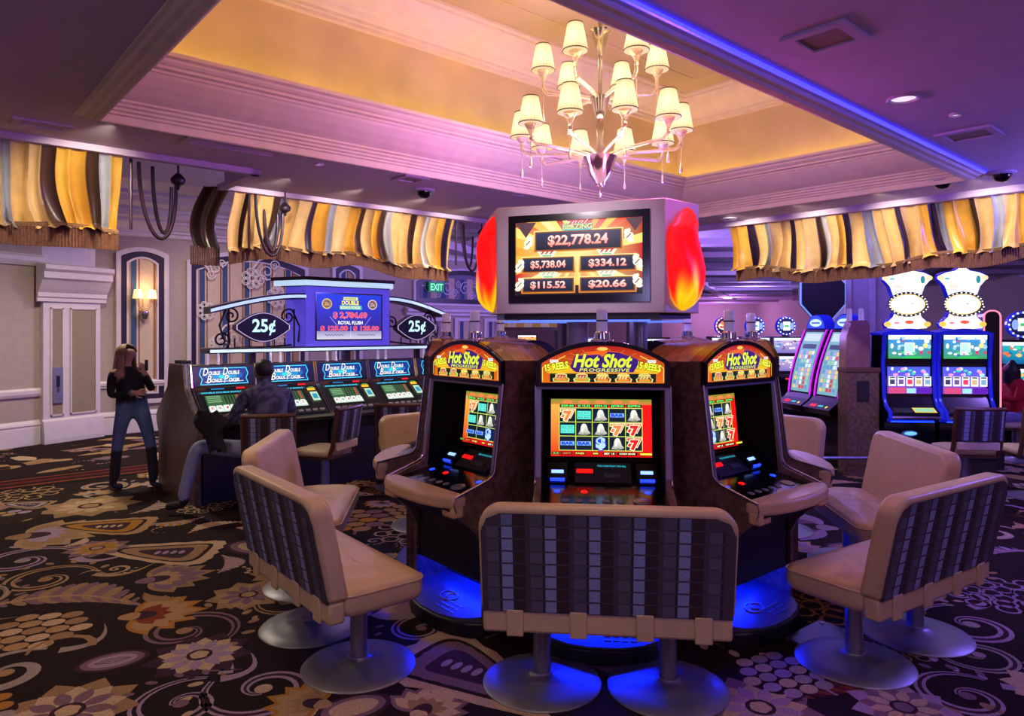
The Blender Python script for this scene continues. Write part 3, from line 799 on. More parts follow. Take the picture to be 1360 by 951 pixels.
def jackpot_screen(k):
    q = lambda x, y: rot2((x, y), 120 * k)
    r = Vector((*q(1, 0), 0))
    o = q(0, -.5165)
    # black bezel with depth, glass set back inside it
    m = MB(); m.T = Matrix.Rotation(RAD(120 * k), 4, 'Z')
    for (x0, x1, z0, z1) in ((-.462, -.415, 1.868, 2.437), (.412, .457, 1.868, 2.437), (-.415, .412, 1.868, 1.918), (-.415, .412, 2.392, 2.437)):
        m.box(x0, x1, -.530, -.516, z0, z1)
    m.build('bezel', M_blackgloss, sign)
    if k: return
    cv = Canvas((o[0], o[1], 2.155), r, (0, 0, 1), .00025)
    w, h = .413, .237
    cv.rect(-w, -h, w, h, lin(150, 60, 20), lin(70, 30, 22))
    # sunburst
    cx, cy = .0, .02; N = 44
    rr = random.Random(3)
    pal = [lin(255, 190, 60), lin(226, 70, 20), lin(255, 226, 120), lin(196, 30, 16), lin(255, 160, 40), lin(170, 60, 16), lin(255, 240, 170), lin(206, 20, 14)]
    def edge(t):
        dx, dy = math.cos(t), math.sin(t)
        s = min((w - cx if dx > 0 else w + cx) / max(abs(dx), 1e-6), (h - cy if dy > 0 else h + cy) / max(abs(dy), 1e-6))
        return (cx + dx * s, cy + dy * s)
    cv.k += 1
    for i in range(N):
        t0, t1 = 2 * math.pi * i / N, 2 * math.pi * (i + 1) / N; c = rr.choice(pal)
        mid = lin(255, 232, 150)
        p0, p1 = edge(t0), edge(t1)
        cv.mb.add([cv.P(cx, cy), cv.P(*p0), cv.P(*p1)], [(0, 1, 2)], cols=[mid, c, c])
    cv.rect(-w, -h, w, -h * .74, lin(60, 40, 46), lin(20, 14, 20))
    for (x, y, s) in ((-.345, .235, .07), (.365, .235, .06)): cv.poly([(x - s, y), (x + s, y), (x, y - s * 1.4)], lin(90, 60, 70))
    def box(x0, y0, x1, y1, txt, th):
        cv.rect(x0 - .016, y0 - .014, x1 + .016, y1 + .014, lin(255, 236, 150), lin(220, 130, 30))
        cv.rect(x0 - .008, y0 - .007, x1 + .008, y1 + .007, lin(150, 80, 20))
        cv.rect(x0, y0, x1, y1, lin(48, 54, 84), lin(24, 28, 44))
        cv.text(txt, (x0 + x1) / 2, (y0 + y1) / 2, th, PINKW, w=(x1 - x0) * .70, c2=lin(240, 140, 120), bold=.03, out=lin(180, 60, 60), outw=.035)
    box(-.275, .055, .275, .165, '$22,778.24', .068)
    box(-.36, -.082, -.03, .0, '$5,738.04', .050); box(.025, -.082, .36, .0, '$334.12', .050)
    box(-.36, -.212, -.03, -.135, '$115.52', .048); box(.025, -.212, .36, -.135, '$20.66', .048)
    cv.text('777', 0, .222, .028, lin(220, 40, 40), w=.12, bold=.05, out=W_, outw=.05)
    cv.text('BLAZING', 0, .196, .032, lin(200, 220, 160), w=.19, bold=.04, out=lin(40, 90, 60), outw=.06)
    cv.rect(-.09, .171, .09, .180, lin(70, 190, 200))
    for (x, y, c) in ((-.20, .027, lin(200, 60, 50)), (.19, .027, lin(190, 50, 50)), (-.19, -.108, lin(190, 200, 160)), (.19, -.108, lin(210, 190, 170))):
        cv.poly([(x - .065, y + .018), (x + .065, y + .018), (x + .04, y - .02), (x - .04, y - .02)], lin(250, 245, 225))
        cv.text('777', x, y + .010, .020, c, w=.085, bold=.05); cv.rect(x - .03, y - .017, x + .03, y - .006, lin(150, 210, 150))
    for (x, y, s) in ((-.325, .10, 1), (.33, .12, -1), (-.39, -.05, 1), (.39, -.04, -1), (-.39, -.17, 1), (.39, -.16, -1)):
        for (dx, dy, r1, r2) in ((0, 0, .03, .025), (.015 * s, .025, .016, .02), (-.012 * s, -.028, .02, .012), (.0, .036, .010, .012)):
            cv.ell(max(-w + .03, min(w - .03, x)) + dx, y + dy, r1, r2, lin(255, 246, 226))
        cv.line([(max(-w + .03, min(w - .03, x)) - .015, y - .012), (max(-w + .03, min(w - .03, x)) + .012, y + .016)], .006, lin(90, 50, 30))
    cv.build('jackpot_screen', M_screen, sign)
for k in range(3): jackpot_screen(k)
# moulded flames on the three narrow faces
def flame(k):
    nx, ny = rot2((0, -1), 60 + 120 * k); tx, ty = rot2((1, 0), 60 + 120 * k)
    ap = .516 * math.cos(0) ; ap = abs(hexp[1][0] * rot2((0, -1), 60)[0] + hexp[1][1] * rot2((0, -1), 60)[1])
    ks = [(0, .015), (.04, .075), (.12, .125), (.25, .15), (.40, .158), (.55, .152), (.70, .14), (.82, .115), (.92, .075), (.98, .035), (1, .006)]
    def wid(v):
        for (a, b) in zip(ks[:-1], ks[1:]):
            if v <= b[0]: t = (v - a[0]) / (b[0] - a[0]); return a[1] + (b[1] - a[1]) * t
        return .006
    def fn(u, v):
        a = math.pi * u; w = wid(v)
        x = -w * math.cos(a) + .03 * math.sin(v * 7) * v + (.03 * v if v > .8 else 0)
        d = w * .72 * math.sin(a) * (1 + .10 * math.sin(u * 15 + v * 9)) + .002
        z = 1.815 + .65 * v
        return (nx * (ap + d) + tx * x, ny * (ap + d) + ty * x, z)
    def cf(u, v):
        t = v + .10 * math.sin(u * 9 + 1) + .07 * math.sin(u * 23)
        stops = [(0.0, (255, 180, 10)), (.10, (255, 206, 20)), (.20, (255, 150, 10)), (.30, (255, 56, 6)), (.36, (252, 10, 4)), (1.2, (246, 5, 4))]
        c = stops[-1][1]
        for (a, b) in zip(stops[:-1], stops[1:]):
            if t <= b[0]:
                f = max(0, (t - a[0]) / (b[0] - a[0])); c = tuple(a[1][i] + (b[1][i] - a[1][i]) * f for i in range(3)); break
        return lin(*c)
    m = MB(); m.grid(fn, 28, 40, cf)
    return m.build('flame', M_glassart, sign, smooth=True, sharp=80)
flame(0); flame(1); flame(2)

# ---------------- slot machine (built once, then copied round the pod)
HW = .36
def taper(m):
    out = []
    for (x, y, z) in m.v:
        f = 1.0 if y < .26 else 1 - .27 * (y - .26) / .24
        out.append((x * f, y, z))
    m.v = out; return m
def archz(x): return 1.52 + .112 * (1 - min(1, abs(x) / HW) ** 2.2)
BELL = [(-.5, -.42), (-.42, -.30), (-.30, -.12), (-.26, .18), (-.16, .40), (0, .46), (.16, .40), (.26, .18), (.34, -.10), (.50, -.26), (.52, -.36), (.1, -.48)]
def sym(cv, kind, cx, cy, s):
    if kind == 'bell':
        cv.poly([(cx + x * s, cy + y * s) for x, y in BELL], lin(232, 232, 220), lin(150, 150, 140)); cv.ell(cx + .08 * s, cy - .42 * s, .12 * s, .09 * s, lin(120, 120, 112))
        cv.poly([(cx - .12 * s, cy + .3 * s), (cx - .02 * s, cy + .34 * s), (cx - .06 * s, cy - .2 * s), (cx - .2 * s, cy - .2 * s)], W_)
    elif kind == 'bar':
        cv.rect(cx - .56 * s, cy - .16 * s, cx + .56 * s, cy + .16 * s, lin(120, 170, 255)); cv.text('BAR', cx, cy, .22 * s, lin(20, 50, 190), w=.9 * s, bold=.05)
    elif kind == 'bars':
        cv.rect(cx - .56 * s, cy - .34 * s, cx + .56 * s, cy + .34 * s, lin(50, 200, 180))
        for d in (-.17, .17): cv.rect(cx - .5 * s, cy + (d - .11) * s, cx + .5 * s, cy + (d + .11) * s, lin(120, 235, 215)); cv.text('BAR BAR', cx, cy + d * s, .12 * s, lin(20, 140, 130), w=.9 * s, bold=.04)
    elif kind == 'dollar':
        cv.ell(cx, cy, .46 * s, .44 * s, lin(30, 70, 210)); cv.text('$', cx, cy, .92 * s, lin(170, 205, 255), w=.62 * s, bold=.06, out=lin(20, 40, 150), outw=.05)
    else:
        c = lin(236, 120, 70) if kind == '77o' else lin(216, 30, 34)
        for (dx, dy, sc) in ((-.28, .12, .52), (.28, .12, .52), (0, -.08, .62)):
            cv.text('7', cx + dx * s, cy + dy * s, sc * s * 1.1, c, w=sc * s * .8, bold=.07, out=lin(255, 236, 190), outw=.06)
def badge(cv, cx, cy, s, c1, c2):
    P = [(-1, -.5), (1, -.5), (1.1, -.1), (.75, .1), (.75, .45), (.3, .6), (-.3, .6), (-.75, .45), (-.75, .1), (-1.1, -.1)]
    cv.poly([(cx + x * s, cy + y * s) for x, y in P], lin(230, 240, 140)); cv.poly([(cx + x * s * .86, cy + y * s * .84) for x, y in P], c1)
    cv.text('777', cx, cy + .18 * s, .42 * s, c2, w=1.1 * s, bold=.06, out=lin(255, 240, 200), outw=.05); cv.rect(cx - .7 * s, cy - .38 * s, cx + .7 * s, cy - .1 * s, lin(240, 150, 40))
def make_slot():
    t = empty('slot_machine', (0, 0, 0))
    side = [(.5, 0), (.26, 0), (-.13, 0), (-.13, .50), (-.17, .58), (-.26, .66), (-.325, .715), (-.335, .77), (-.32, .80), (-.10, .865), (-.072, .885), (-.06, .92), (0, 1.394), (0, 1.52), (.26, 1.515), (.5, 1.50)]
    for s in (-1, 1):
        m = MB(); m.prism(side, 'x', s * (HW - .03), s * HW); taper(m); m.build('side_panel', M_burl, t)
        m = MB(); m.tube([(s * (HW + .002), 0, 1.392), (s * (HW + .002), -.062, .915), (s * (HW + .002), -.078, .885), (s * (HW + .002), -.11, .866), (s * (HW + .002), -.325, .803), (s * (HW + .002), -.338, .77), (s * (HW + .002), -.325, .72)], .0065, 8)
        m.build('edge_trim', M_chrome, t, smooth=True)
        m = MB()
        m.add([(s * HW, -.004, 1.39), (s * (HW - .028), -.004, 1.39), (s * (HW - .028), -.066, .90), (s * HW, -.066, .90), (s * HW, .01, 1.39), (s * (HW - .028), .03, 1.39), (s * (HW - .028), -.03, .90), (s * HW, -.05, .90)],
              [(0, 1, 2, 3), (4, 7, 6, 5), (0, 4, 5, 1), (1, 5, 6, 2), (2, 6, 7, 3), (3, 7, 4, 0)])
        m.build('chrome_post', M_steel, t)
    # barrel top, two wood tones
    nx = 24
    m = MB(); m.grid(lambda u, v: (-HW + 2 * HW * u, .012 + .08 * v, archz(-HW + 2 * HW * u) + .002), nx, 1); m.build('front_hoop', mat('gold_hoop', (150, 104, 56), .18, var=.15, scale=4, metal=.3), t, smooth=True)
    m = MB(); m.grid(lambda u, v: ((-HW + 2 * HW * u), .092 + .408 * v, archz(-HW + 2 * HW * u) - .02 * v), nx, 12); taper(m); m.build('barrel_top', M_barrel, t, smooth=True)
    m = MB(); m.prism([(x, archz(x) - .02) for x in [-HW + 2 * HW * i / nx for i in range(nx + 1)]] + [(HW, .02), (-HW, .02)], 'y', .49, .5); taper(m); m.build('rear_panel', M_dark, t)
    # marquee: frame ring and back-lit art glass
    xs = [-HW + 2 * HW * i / nx for i in range(nx + 1)]
    outer = [(x, archz(x)) for x in xs] + [(HW, 1.385), (-HW, 1.385)]
    inner = [(x * .94, 1.40 + (archz(x) - 1.40) * .90) for x in xs] + [(HW * .94, 1.408), (-HW * .94, 1.408)]
    m = MB(); n = len(outer); vs = []
    for (P, y) in ((outer, .02), (outer, -.012), (inner, -.012), (inner, .004)): vs += [(p[0], y, p[1]) for p in P]
    fs = []
    for A in range(3):
        for i in range(n): j = (i + 1) % n; fs.append((A * n + i, A * n + j, (A + 1) * n + j, (A + 1) * n + i))
    m.add(vs, fs); mq = m.build('marquee_frame', M_blackgloss, t)
    cv = Canvas((0, .003, 0), (1, 0, 0), (0, 0, 1), .00025)
    cv.poly(inner, lin(176, 26, 10), lin(232, 110, 16))
    for (x, z, r1, r2, c) in ((-.235, 1.478, .075, .03, lin(250, 190, 30)), (.235, 1.478, .075, .03, lin(250, 190, 30)), (0, 1.552, .13, .03, lin(240, 100, 14)), (0, 1.464, .2, .012, lin(255, 170, 24)), (.0, 1.592, .03, .010, lin(255, 200, 90))):
        cv.ell(x, z, r1, r2, c)
    for i in range(12): cv.line([(.0, 1.50), (.30 * math.cos(.26 * i + .13), 1.47 + .125 * math.sin(.26 * i + .13))], .003, lin(226, 120, 30))
    cv.rect(-.285, 1.412, .285, 1.458, lin(16, 30, 16))
    for i, (c1, c2) in enumerate(((lin(180, 130, 40), lin(200, 30, 20)), (lin(150, 190, 60), lin(200, 30, 30)), (lin(190, 60, 20), lin(255, 220, 60)), (lin(190, 60, 20), lin(255, 220, 60)), (lin(120, 60, 30), lin(230, 200, 60)))):
        badge(cv, -.224 + .112 * i, 1.434, .042, c1, c2)
    cv.line([(-.325, 1.415), (-.325, 1.49), (-.20, 1.555)], .004, lin(255, 226, 90)); cv.line([(.325, 1.415), (.325, 1.49), (.20, 1.555)], .004, lin(255, 226, 90))
    for s in (-1, 1):
        cv.text('15 REELS', s * .248, 1.497, .034, lin(240, 255, 60), w=.125, tilt=RAD(9 if s < 0 else -9), bold=.05, out=lin(60, 50, 10), outw=.05)
        cv.rect(s * .262 - .022, 1.518, s * .262 + .022, 1.533, W_); cv.text('WITH', s * .262, 1.5255, .010, lin(60, 60, 60), w=.034)
    cv.poly([(-.175, 1.492), (-.15, 1.555), (-.02, 1.562), (.0, 1.548), (.03, 1.578), (.09, 1.572), (.19, 1.535), (.19, 1.51), (.165, 1.466), (-.145, 1.466)], lin(60, 26, 120))
    cv.text('Hot Shot', .0, 1.528, .068, lin(232, 255, 60), w=.31, shear=.28, bold=.035, out=lin(44, 20, 96), outw=.03)
    cv.text('PROGRESSIVE', .01, 1.478, .0165, lin(240, 255, 70), w=.27, shear=.15, bold=.012, spacing=1.1)
    cv.build('marquee_glass', M_glassart, t)
    m = MB(); m.box(-HW + .005, HW - .005, -.010, .06, 1.372, 1.388); m.build('visor', M_steelmatte, t)
    # recess with the reel screen
    def rec(z): return .235 - (1.372 - z) * .10
    m = MB(); m.add([(-.33, rec(1.372), 1.372), (.33, rec(1.372), 1.372), (.33, rec(.955), .955), (-.33, rec(.955), .955)], [(0, 3, 2, 1)])
    m.add([(-.33, 0.0, 1.372), (.33, .02, 1.372), (.33, rec(1.372), 1.372), (-.33, rec(1.372), 1.372)], [(0, 1, 2, 3)])
    for s in (-1, 1): m.add([(s * .329, -.0, 1.372), (s * .329, .25, 1.372), (s * .329, .22, .84), (s * .329, -.05, .84)], [(0, 1, 2, 3)])
    m.build('screen_surround', mat('matte_black', (13, 12, 14), .85, spec=.1), t)
    up = Vector((0, rec(1.372) - rec(.985), .387)).normalized()
    cv = Canvas((0, rec(1.135) - .004, 1.135), (1, 0, 0), up, .0003)
    w, h = .286, .163
    cv.rect(-w, -h, w, h, lin(226, 40, 20), lin(190, 16, 12)); cv.rect(-w, -h, -w + .05, h, lin(236, 170, 70), lin(220, 40, 18)); cv.rect(-w, h - .03, w, h, lin(120, 130, 46), lin(190, 120, 50))
    cv.rect(w - .05, -h * .9, w, h * .8, lin(230, 20, 16))
    x0, x1, y0, y1 = -.238, .232, -.128, .112
    cv.rect(x0, y0, x1, y1, lin(12, 26, 40))
    for i in range(6): X_ = x0 + (x1 - x0) * i / 5; cv.line([(X_, y0), (X_, y1)], .004, lin(190, 210, 90))
    for i in range(4): Y_ = y0 + (y1 - y0) * i / 3; cv.line([(x0, Y_), (x1, Y_)], .004, lin(190, 210, 90))
    reels = [['77o', 'bars', 'bell', 'bar', 'bell'], ['bars', 'bell', 'bell', '77o', '77r'], ['bar', 'bar', 'dollar', 'bell', '77r']]
    for r_ in range(3):
        for c_ in range(5): sym(cv, reels[r_][c_], x0 + (x1 - x0) * (c_ + .5) / 5, y1 - (y1 - y0) * (r_ + .5) / 3, .070)
    for c_, s_ in enumerate(('$20.66', '$115.52', '$334.12', '$5738.04', '$22778.24')):
        X_ = x0 + (x1 - x0) * (c_ + .5) / 5
        cv.rect(X_ - .043, .116, X_ + .043, .133, lin(16, 30, 18)); cv.text(s_, X_, .1245, .012, lin(110, 255, 120), w=.07, bold=.03); cv.ell(X_, .147, .03, .010, lin(230, 120, 70))
    for (a_, b_, tx, c) in ((-.28, -.235, '25', lin(120, 200, 80)), (-.225, -.165, 'CREDITS', lin(255, 120, 60)), (-.15, -.09, 'PAID', lin(255, 230, 90)), (-.05, -.015, '00', lin(255, 230, 90)), (.01, .08, 'BET 15', lin(255, 255, 200)), (.09, .2, 'CASH $0.00', lin(255, 255, 200)), (.225, .275, '1', lin(255, 240, 60))):
        cv.rect(a_, -.151, b_, -.135, lin(24, 12, 10)); cv.text(tx, (a_ + b_) / 2, -.143, .009, c, w=(b_ - a_) * .8, bold=.03)
    cv.build('reel_screen', M_screen2, t)
    # player panel under the screen
    def pan(z): return .072 - (.985 - z) * 1.05
    m = MB(); m.add([(-.33, .17, .965), (.33, .17, .965), (.33, .02, .845), (-.33, .02, .845), (-.33, .2, .965), (.33, .2, .965), (.33, .2, .78), (-.33, .2, .78)], [(0, 3, 2, 1), (4, 5, 6, 7), (0, 1, 5, 4), (0, 4, 7, 3), (1, 2, 6, 5)]); m.build('player_panel', M_blackgloss, t)
    upp = Vector((0, .15, .12)).normalized()
    def plate(name, x0, x1, v0, v1, m_, thick=.008):
        mm = MB(); o = Vector((0, .02, .845)); nn = Vector((1, 0, 0)).cross(upp)
        P = lambda x, v, d: o + Vector((x, 0, 0)) + upp * v + nn * d
        mm.add([P(x0, v0, 0), P(x1, v0, 0), P(x1, v1, 0), P(x0, v1, 0), P(x0, v0, thick), P(x1, v0, thick), P(x1, v1, thick), P(x0, v1, thick)],
               [(4, 5, 6, 7), (0, 1, 5, 4), (1, 2, 6, 5), (2, 3, 7, 6), (3, 0, 4, 7)]); return mm.build(name, m_, t)
    plate('bill_slot', -.30, -.19, .03, .15, M_black, .012); plate('ticket_slot', .19, .30, .03, .15, M_black, .012)
    plate('display_unit', -.15, .16, .02, .16, mat('panel_grey', (32, 32, 40), .4), .004)
    for s in (-1, 1):
        plate('slot_light', s * .245 - .034, s * .245 + .034, .075, .095, mat('blue_white_lens', (150, 180, 255), .3, emit=2.4, emit_rgb=(120, 160, 255)), .016); plate('slot_glow', s * .245 - .04, s * .245 + .04, .028, .040, M_bluelamp, .014)
    plate('red_readout', -.14, -.05, .085, .108, M_redlamp, .010); plate('card_reader', .01, .10, .05, .08, mat('card_grey', (70, 70, 78), .4), .010)
    cv = Canvas(Vector((0.055, .02, .845)) + upp * .135 + Vector((1, 0, 0)).cross(upp) * .006, (1, 0, 0), upp); cv.text('YOU CAN PLAY ON ALL', 0, 0, .013, lin(60, 210, 230), w=.16); cv.build('message_readout', M_screen, t)
    # deck with buttons
    m = MB(); m.add([(-.33, .02, .846), (.33, .02, .846), (.33, -.26, .800), (-.33, -.26, .800), (-.33, .02, .72), (.33, .02, .72), (.33, -.26, .70), (-.33, -.26, .70)], [(0, 3, 2, 1), (4, 5, 6, 7), (0, 4, 7, 3), (1, 2, 6, 5), (3, 7, 6, 2)]); m.build('button_deck', M_blackgloss, t)
    dn = Vector((0, -.06, .205)).normalized()
    for i, x in enumerate((-.20, -.13, -.06, .01, .08)):
        m = MB(); m.lathe([(.020, 0), (.020, .003), (.014, .005)], 14); m.build('button', mat('deck_button', (110, 110, 122), .3), t, smooth=True, loc=(x, -.19, .8115), rot=(RAD(9.3), 0, 0))
    m = MB(); m.lathe([(.042, 0), (.042, .005), (.032, .008)], 22); m.build('spin_button', M_steel, t, smooth=True, loc=(.19, -.185, .812), rot=(RAD(9.3), 0, 0))
    for x in (-.245, .235):
        m = MB(); m.lathe([(.018, 0), (.018, .003), (.013, .005)], 14); m.build('lit_button', M_bluelamp, t, smooth=True, loc=(x, -.07, .831), rot=(RAD(9.3), 0, 0))
    m = MB(); m.lathe([(.018, 0), (.018, .003), (.013, .005)], 14); m.build('lit_button', M_redlamp, t, smooth=True, loc=(-.10, -.07, .831), rot=(RAD(9.3), 0, 0))
    # padded bolster
    m = MB(); m.prism([(-HW - .005, -.25), (HW + .005, -.25), (HW + .005, -.335), (.27, -.385), (.14, -.412), (0, -.42), (-.14, -.412), (-.27, -.385), (-HW - .005, -.335)], 'z', .74, .812)
    bo = m.build('bolster', M_leather, t, bevel=.022, seg=4)
    for s in (-1, 1): MB().box(min(s * .25, s * (HW + .004)), max(s * .25, s * (HW + .004)), -.34, -.27, .69, .76).build('bolster_end', M_leather, bo, bevel=.012)
    m = MB(); m.prism([(-.30, .738), (-.36, .738), (-.30, .70), (-.16, .60), (-.12, .60), (-.12, .70)], 'x', -.33, .33); m.build('deck_underside', M_dark, t)
    # belly door, footwell, plinth and foot plate
    MB().box(-.33, .33, -.115, .0, .29, .64).build('belly_door', M_black, t, bevel=.006)
    m = MB(); m.box(-.33, .33, .10, .12, .10, .29); m.build('footwell_back', M_black, t)
    MB().box(-.28, .28, .03, .05, .272, .288).build('footwell_light', M_blueled, t)
    front = [(-HW, -.14), (-.30, -.20), (-.2, -.25), (-.08, -.275), (.08, -.275), (.2, -.25), (.30, -.20), (HW, -.14)]
    m = MB(); m.prism([(-HW, .5), (-HW, .2)] + front + [(HW, .2), (HW, .5)], 'z', 0, .085); m.v = [(x * (1 if y < .3 else .72), y, z) for x, y, z in m.v]; m.build('plinth', M_black, t, bevel=.01)
    m = MB(); P = [(x * .93, y * .96) for x, y in front]; n = len(P)
    tz = lambda y: .092 + (y + .275) * .16
    top = [(-.33, .10)] + P + [(.33, .10)]
    m.add([(x, y, tz(y)) for x, y in top] + [(x, y, .085) for x, y in top], [list(range(len(top)))] + [(i, (i + 1) % len(top), len(top) + (i + 1) % len(top), len(top) + i) for i in range(len(top))])
    fp = m.build('foot_plate', mat('foot_plate_steel', (96, 96, 110), .35, metal=.6, var=.05), t)
    m = MB(); m.tube([(-.02 + .07 * math.cos(a * .42), -.10 + .045 * math.sin(a * .42), tz(-.10 + .045 * math.sin(a * .42)) + .003) for a in range(15)], .004, 6, closed=True)
    m.tube([(.0 + .04 * math.cos(a * .5 + .5), -.095 + .028 * math.sin(a * .5 + .5), tz(-.095 + .028 * math.sin(a * .5 + .5)) + .003) for a in range(9)], .004, 6); m.build('emblem', M_steel, fp)
    for i in range(12):
        x = (-.20 + .045 * (i % 4)) if i < 12 else 0; y = -.21 + .035 * (i // 4); m = MB(); m.box(x + .20, x + .235, y, y + .010, tz(y) - .001, tz(y) + .004); m.build('tread', M_steel, fp)
    # candle light on the roof
    cz = archz(0) + .002
    cd = MB().lathe([(.062, -.01), (.062, .006), (.045, .012), (.042, .045), (.034, .052)], 22, (0, .075, cz)).build('candle_base', M_chrome, t, smooth=True)
    MB().lathe([(.030, .05), (.030, .108)], 18, (0, .075, cz)).build('candle_tier', mat('frosted_lens', (214, 206, 226), .25, emit=.12, emit_rgb=(200, 190, 255)), cd, smooth=True)
    MB().lathe([(.033, .108), (.033, .116)], 18, (0, .075, cz)).build('candle_ring', M_dark, cd, smooth=True)
    MB().lathe([(.030, .116), (.030, .168), (.024, .176), (.003, .178)], 18, (0, .075, cz)).build('candle_tier', MATS['frosted_lens'], cd, smooth=True)
    return t
slot0 = make_slot()
SL = [(0, 'slot machine facing the camera at the centre of the pod'), (-45, 'slot machine left of the centre one, turned to the left'), (45, 'slot machine right of the centre one, turned to the right'),
      (-90, 'slot machine mostly hidden behind the left one, its bolster showing'), (90, 'slot machine mostly hidden behind the right one, its bolster showing'),
      (-135, 'hidden slot machine at the far left of the pod, only its candle light showing'), (135, 'hidden slot machine at the far right of the pod, only its candle light showing')]
for i, (da, lab) in enumerate(SL):
    t = slot0 if i == 0 else copy_tree(slot0)
    phi = POD + da; p = PC + ndir(phi) * 1.14
    t.location = (p.x, p.y, 0); t.rotation_euler = (0, 0, RAD(phi)); tag(t, lab, 'slot machine', 'slot machines of the pod')
oct_ = [(PC.x + .66 * math.sin(RAD(POD + 22.5 + 45 * k)) , PC.y - .66 * math.cos(RAD(POD + 22.5 + 45 * k))) for k in range(8)]
hub = empty('pod_core', (PC.x, PC.y, 0), 0, 'dark core cabinet of the pod under the sign box', 'cabinet')
MB().prism([((x - PC.x) * .98, (y - PC.y) * .98) for x, y in oct_], 'z', 0, 1.44).build('cabinet_body', M_dark, hub)
MB().prism([((x - PC.x) * .9, (y - PC.y) * .9) for x, y in oct_], 'z', 1.44, 1.47).build('cabinet_top', M_wood, hub)

# ---------------- bench seats
def cushion(m, x0, x1, y0, y1, z0, z1, dome, nx=14, ny=6, seed=0, wr=.004):
    rr = random.Random(seed); vs = []; fs = []
    ph = [rr.uniform(0, 6) for _ in range(6)]
    for j in range(ny + 1):
        for i in range(nx + 1):
            u, v = i / nx, j / ny
            e = (1 - (2 * u - 1) ** 6) * (1 - (2 * v - 1) ** 4)
            z = z1 + dome * e + wr * e * (math.sin(u * 17 + v * 5 + ph[0]) + math.sin(u * 9 - v * 8 + ph[1]))
            vs.append((x0 + (x1 - x0) * u, y0 + (y1 - y0) * v, z))
    w = nx + 1
    for j in range(ny):
        for i in range(nx): fs.append((j * w + i, j * w + i + 1, (j + 1) * w + i + 1, (j + 1) * w + i))
    per = [i for i in range(w)] + [j * w + nx for j in range(1, ny + 1)] + [ny * w + i for i in range(nx - 1, -1, -1)] + [j * w for j in range(ny - 1, 0, -1)]
    b = len(vs)
    for k in per: vs.append((vs[k][0], vs[k][1], z0))
    n = len(per)
    for k in range(n): j = (k + 1) % n; fs.append((per[j], per[k], b + k, b + j))
    fs.append([b + k for k in range(n)])
    m.add(vs, fs); return m
PL_DK, PL_GR, PL_BL, PL_PU, PL_LN = lin(56, 38, 38), lin(90, 90, 100), lin(136, 150, 182), lin(74, 62, 72), lin(50, 42, 50)
def plaid(cv, x0, x1, z0, z1, corner=0.0, per=.19):
    cv.poly([(x0, z0), (x1, z0), (x1, z1 - corner), (x1 - corner * .3, z1 - corner * .3), (x1 - corner, z1), (x0 + corner, z1), (x0 + corner * .3, z1 - corner * .3), (x0, z1 - corner)], PL_PU)
    rows = int((z1 - z0) / .054); x = x0 + .004; k = 0
    seq = [(.022, PL_PU), (.052, PL_GR), (.012, PL_LN), (.048, PL_BL), (.014, PL_LN), (.042, PL_DK)]
    tot = sum(s[0] for s in seq); cv.k += 1
    i = 0
    while True:
        w, c = seq[i % 6]
        if x + w > x1 - .004: break
        for r in range(rows):
            za, zb = z0 + (z1 - z0) * r / rows + .004, z0 + (z1 - z0) * (r + 1) / rows - .004
            if (x < x0 + corner or x + w > x1 - corner) and zb > z1 - corner * .6: continue
            f = .82 if (r % 2 and c is PL_GR) else 1.0
            if c is PL_BL and r == rows - 1: f = .6
            cc = tuple(v * f for v in c[:3]) + (1,)
            cv.mb.add([cv.P(x, za), cv.P(x + w, za), cv.P(x + w, zb), cv.P(x, zb)], [(0, 1, 2, 3)], c=cc)
        x += w; i += 1
def rloop(x0, x1, y0, y1, r, n=6):
    P = []
    for (cx, cy, a0) in ((x1 - r, y1 - r, 0), (x0 + r, y1 - r, 90), (x0 + r, y0 + r, 180), (x1 - r, y0 + r, 270)):
        for k in range(n + 1): a = RAD(a0 + 90 * k / n); P.append((cx + r * math.cos(a), cy + r * math.sin(a)))
    out = []                                   # subdivide the straight runs
    for i, p in enumerate(P):
        q = P[(i + 1) % len(P)]; d = math.hypot(q[0] - p[0], q[1] - p[1]); m = max(1, int(d / .05))
        for k in range(m): out.append((p[0] + (q[0] - p[0]) * k / m, p[1] + (q[1] - p[1]) * k / m))
    return out
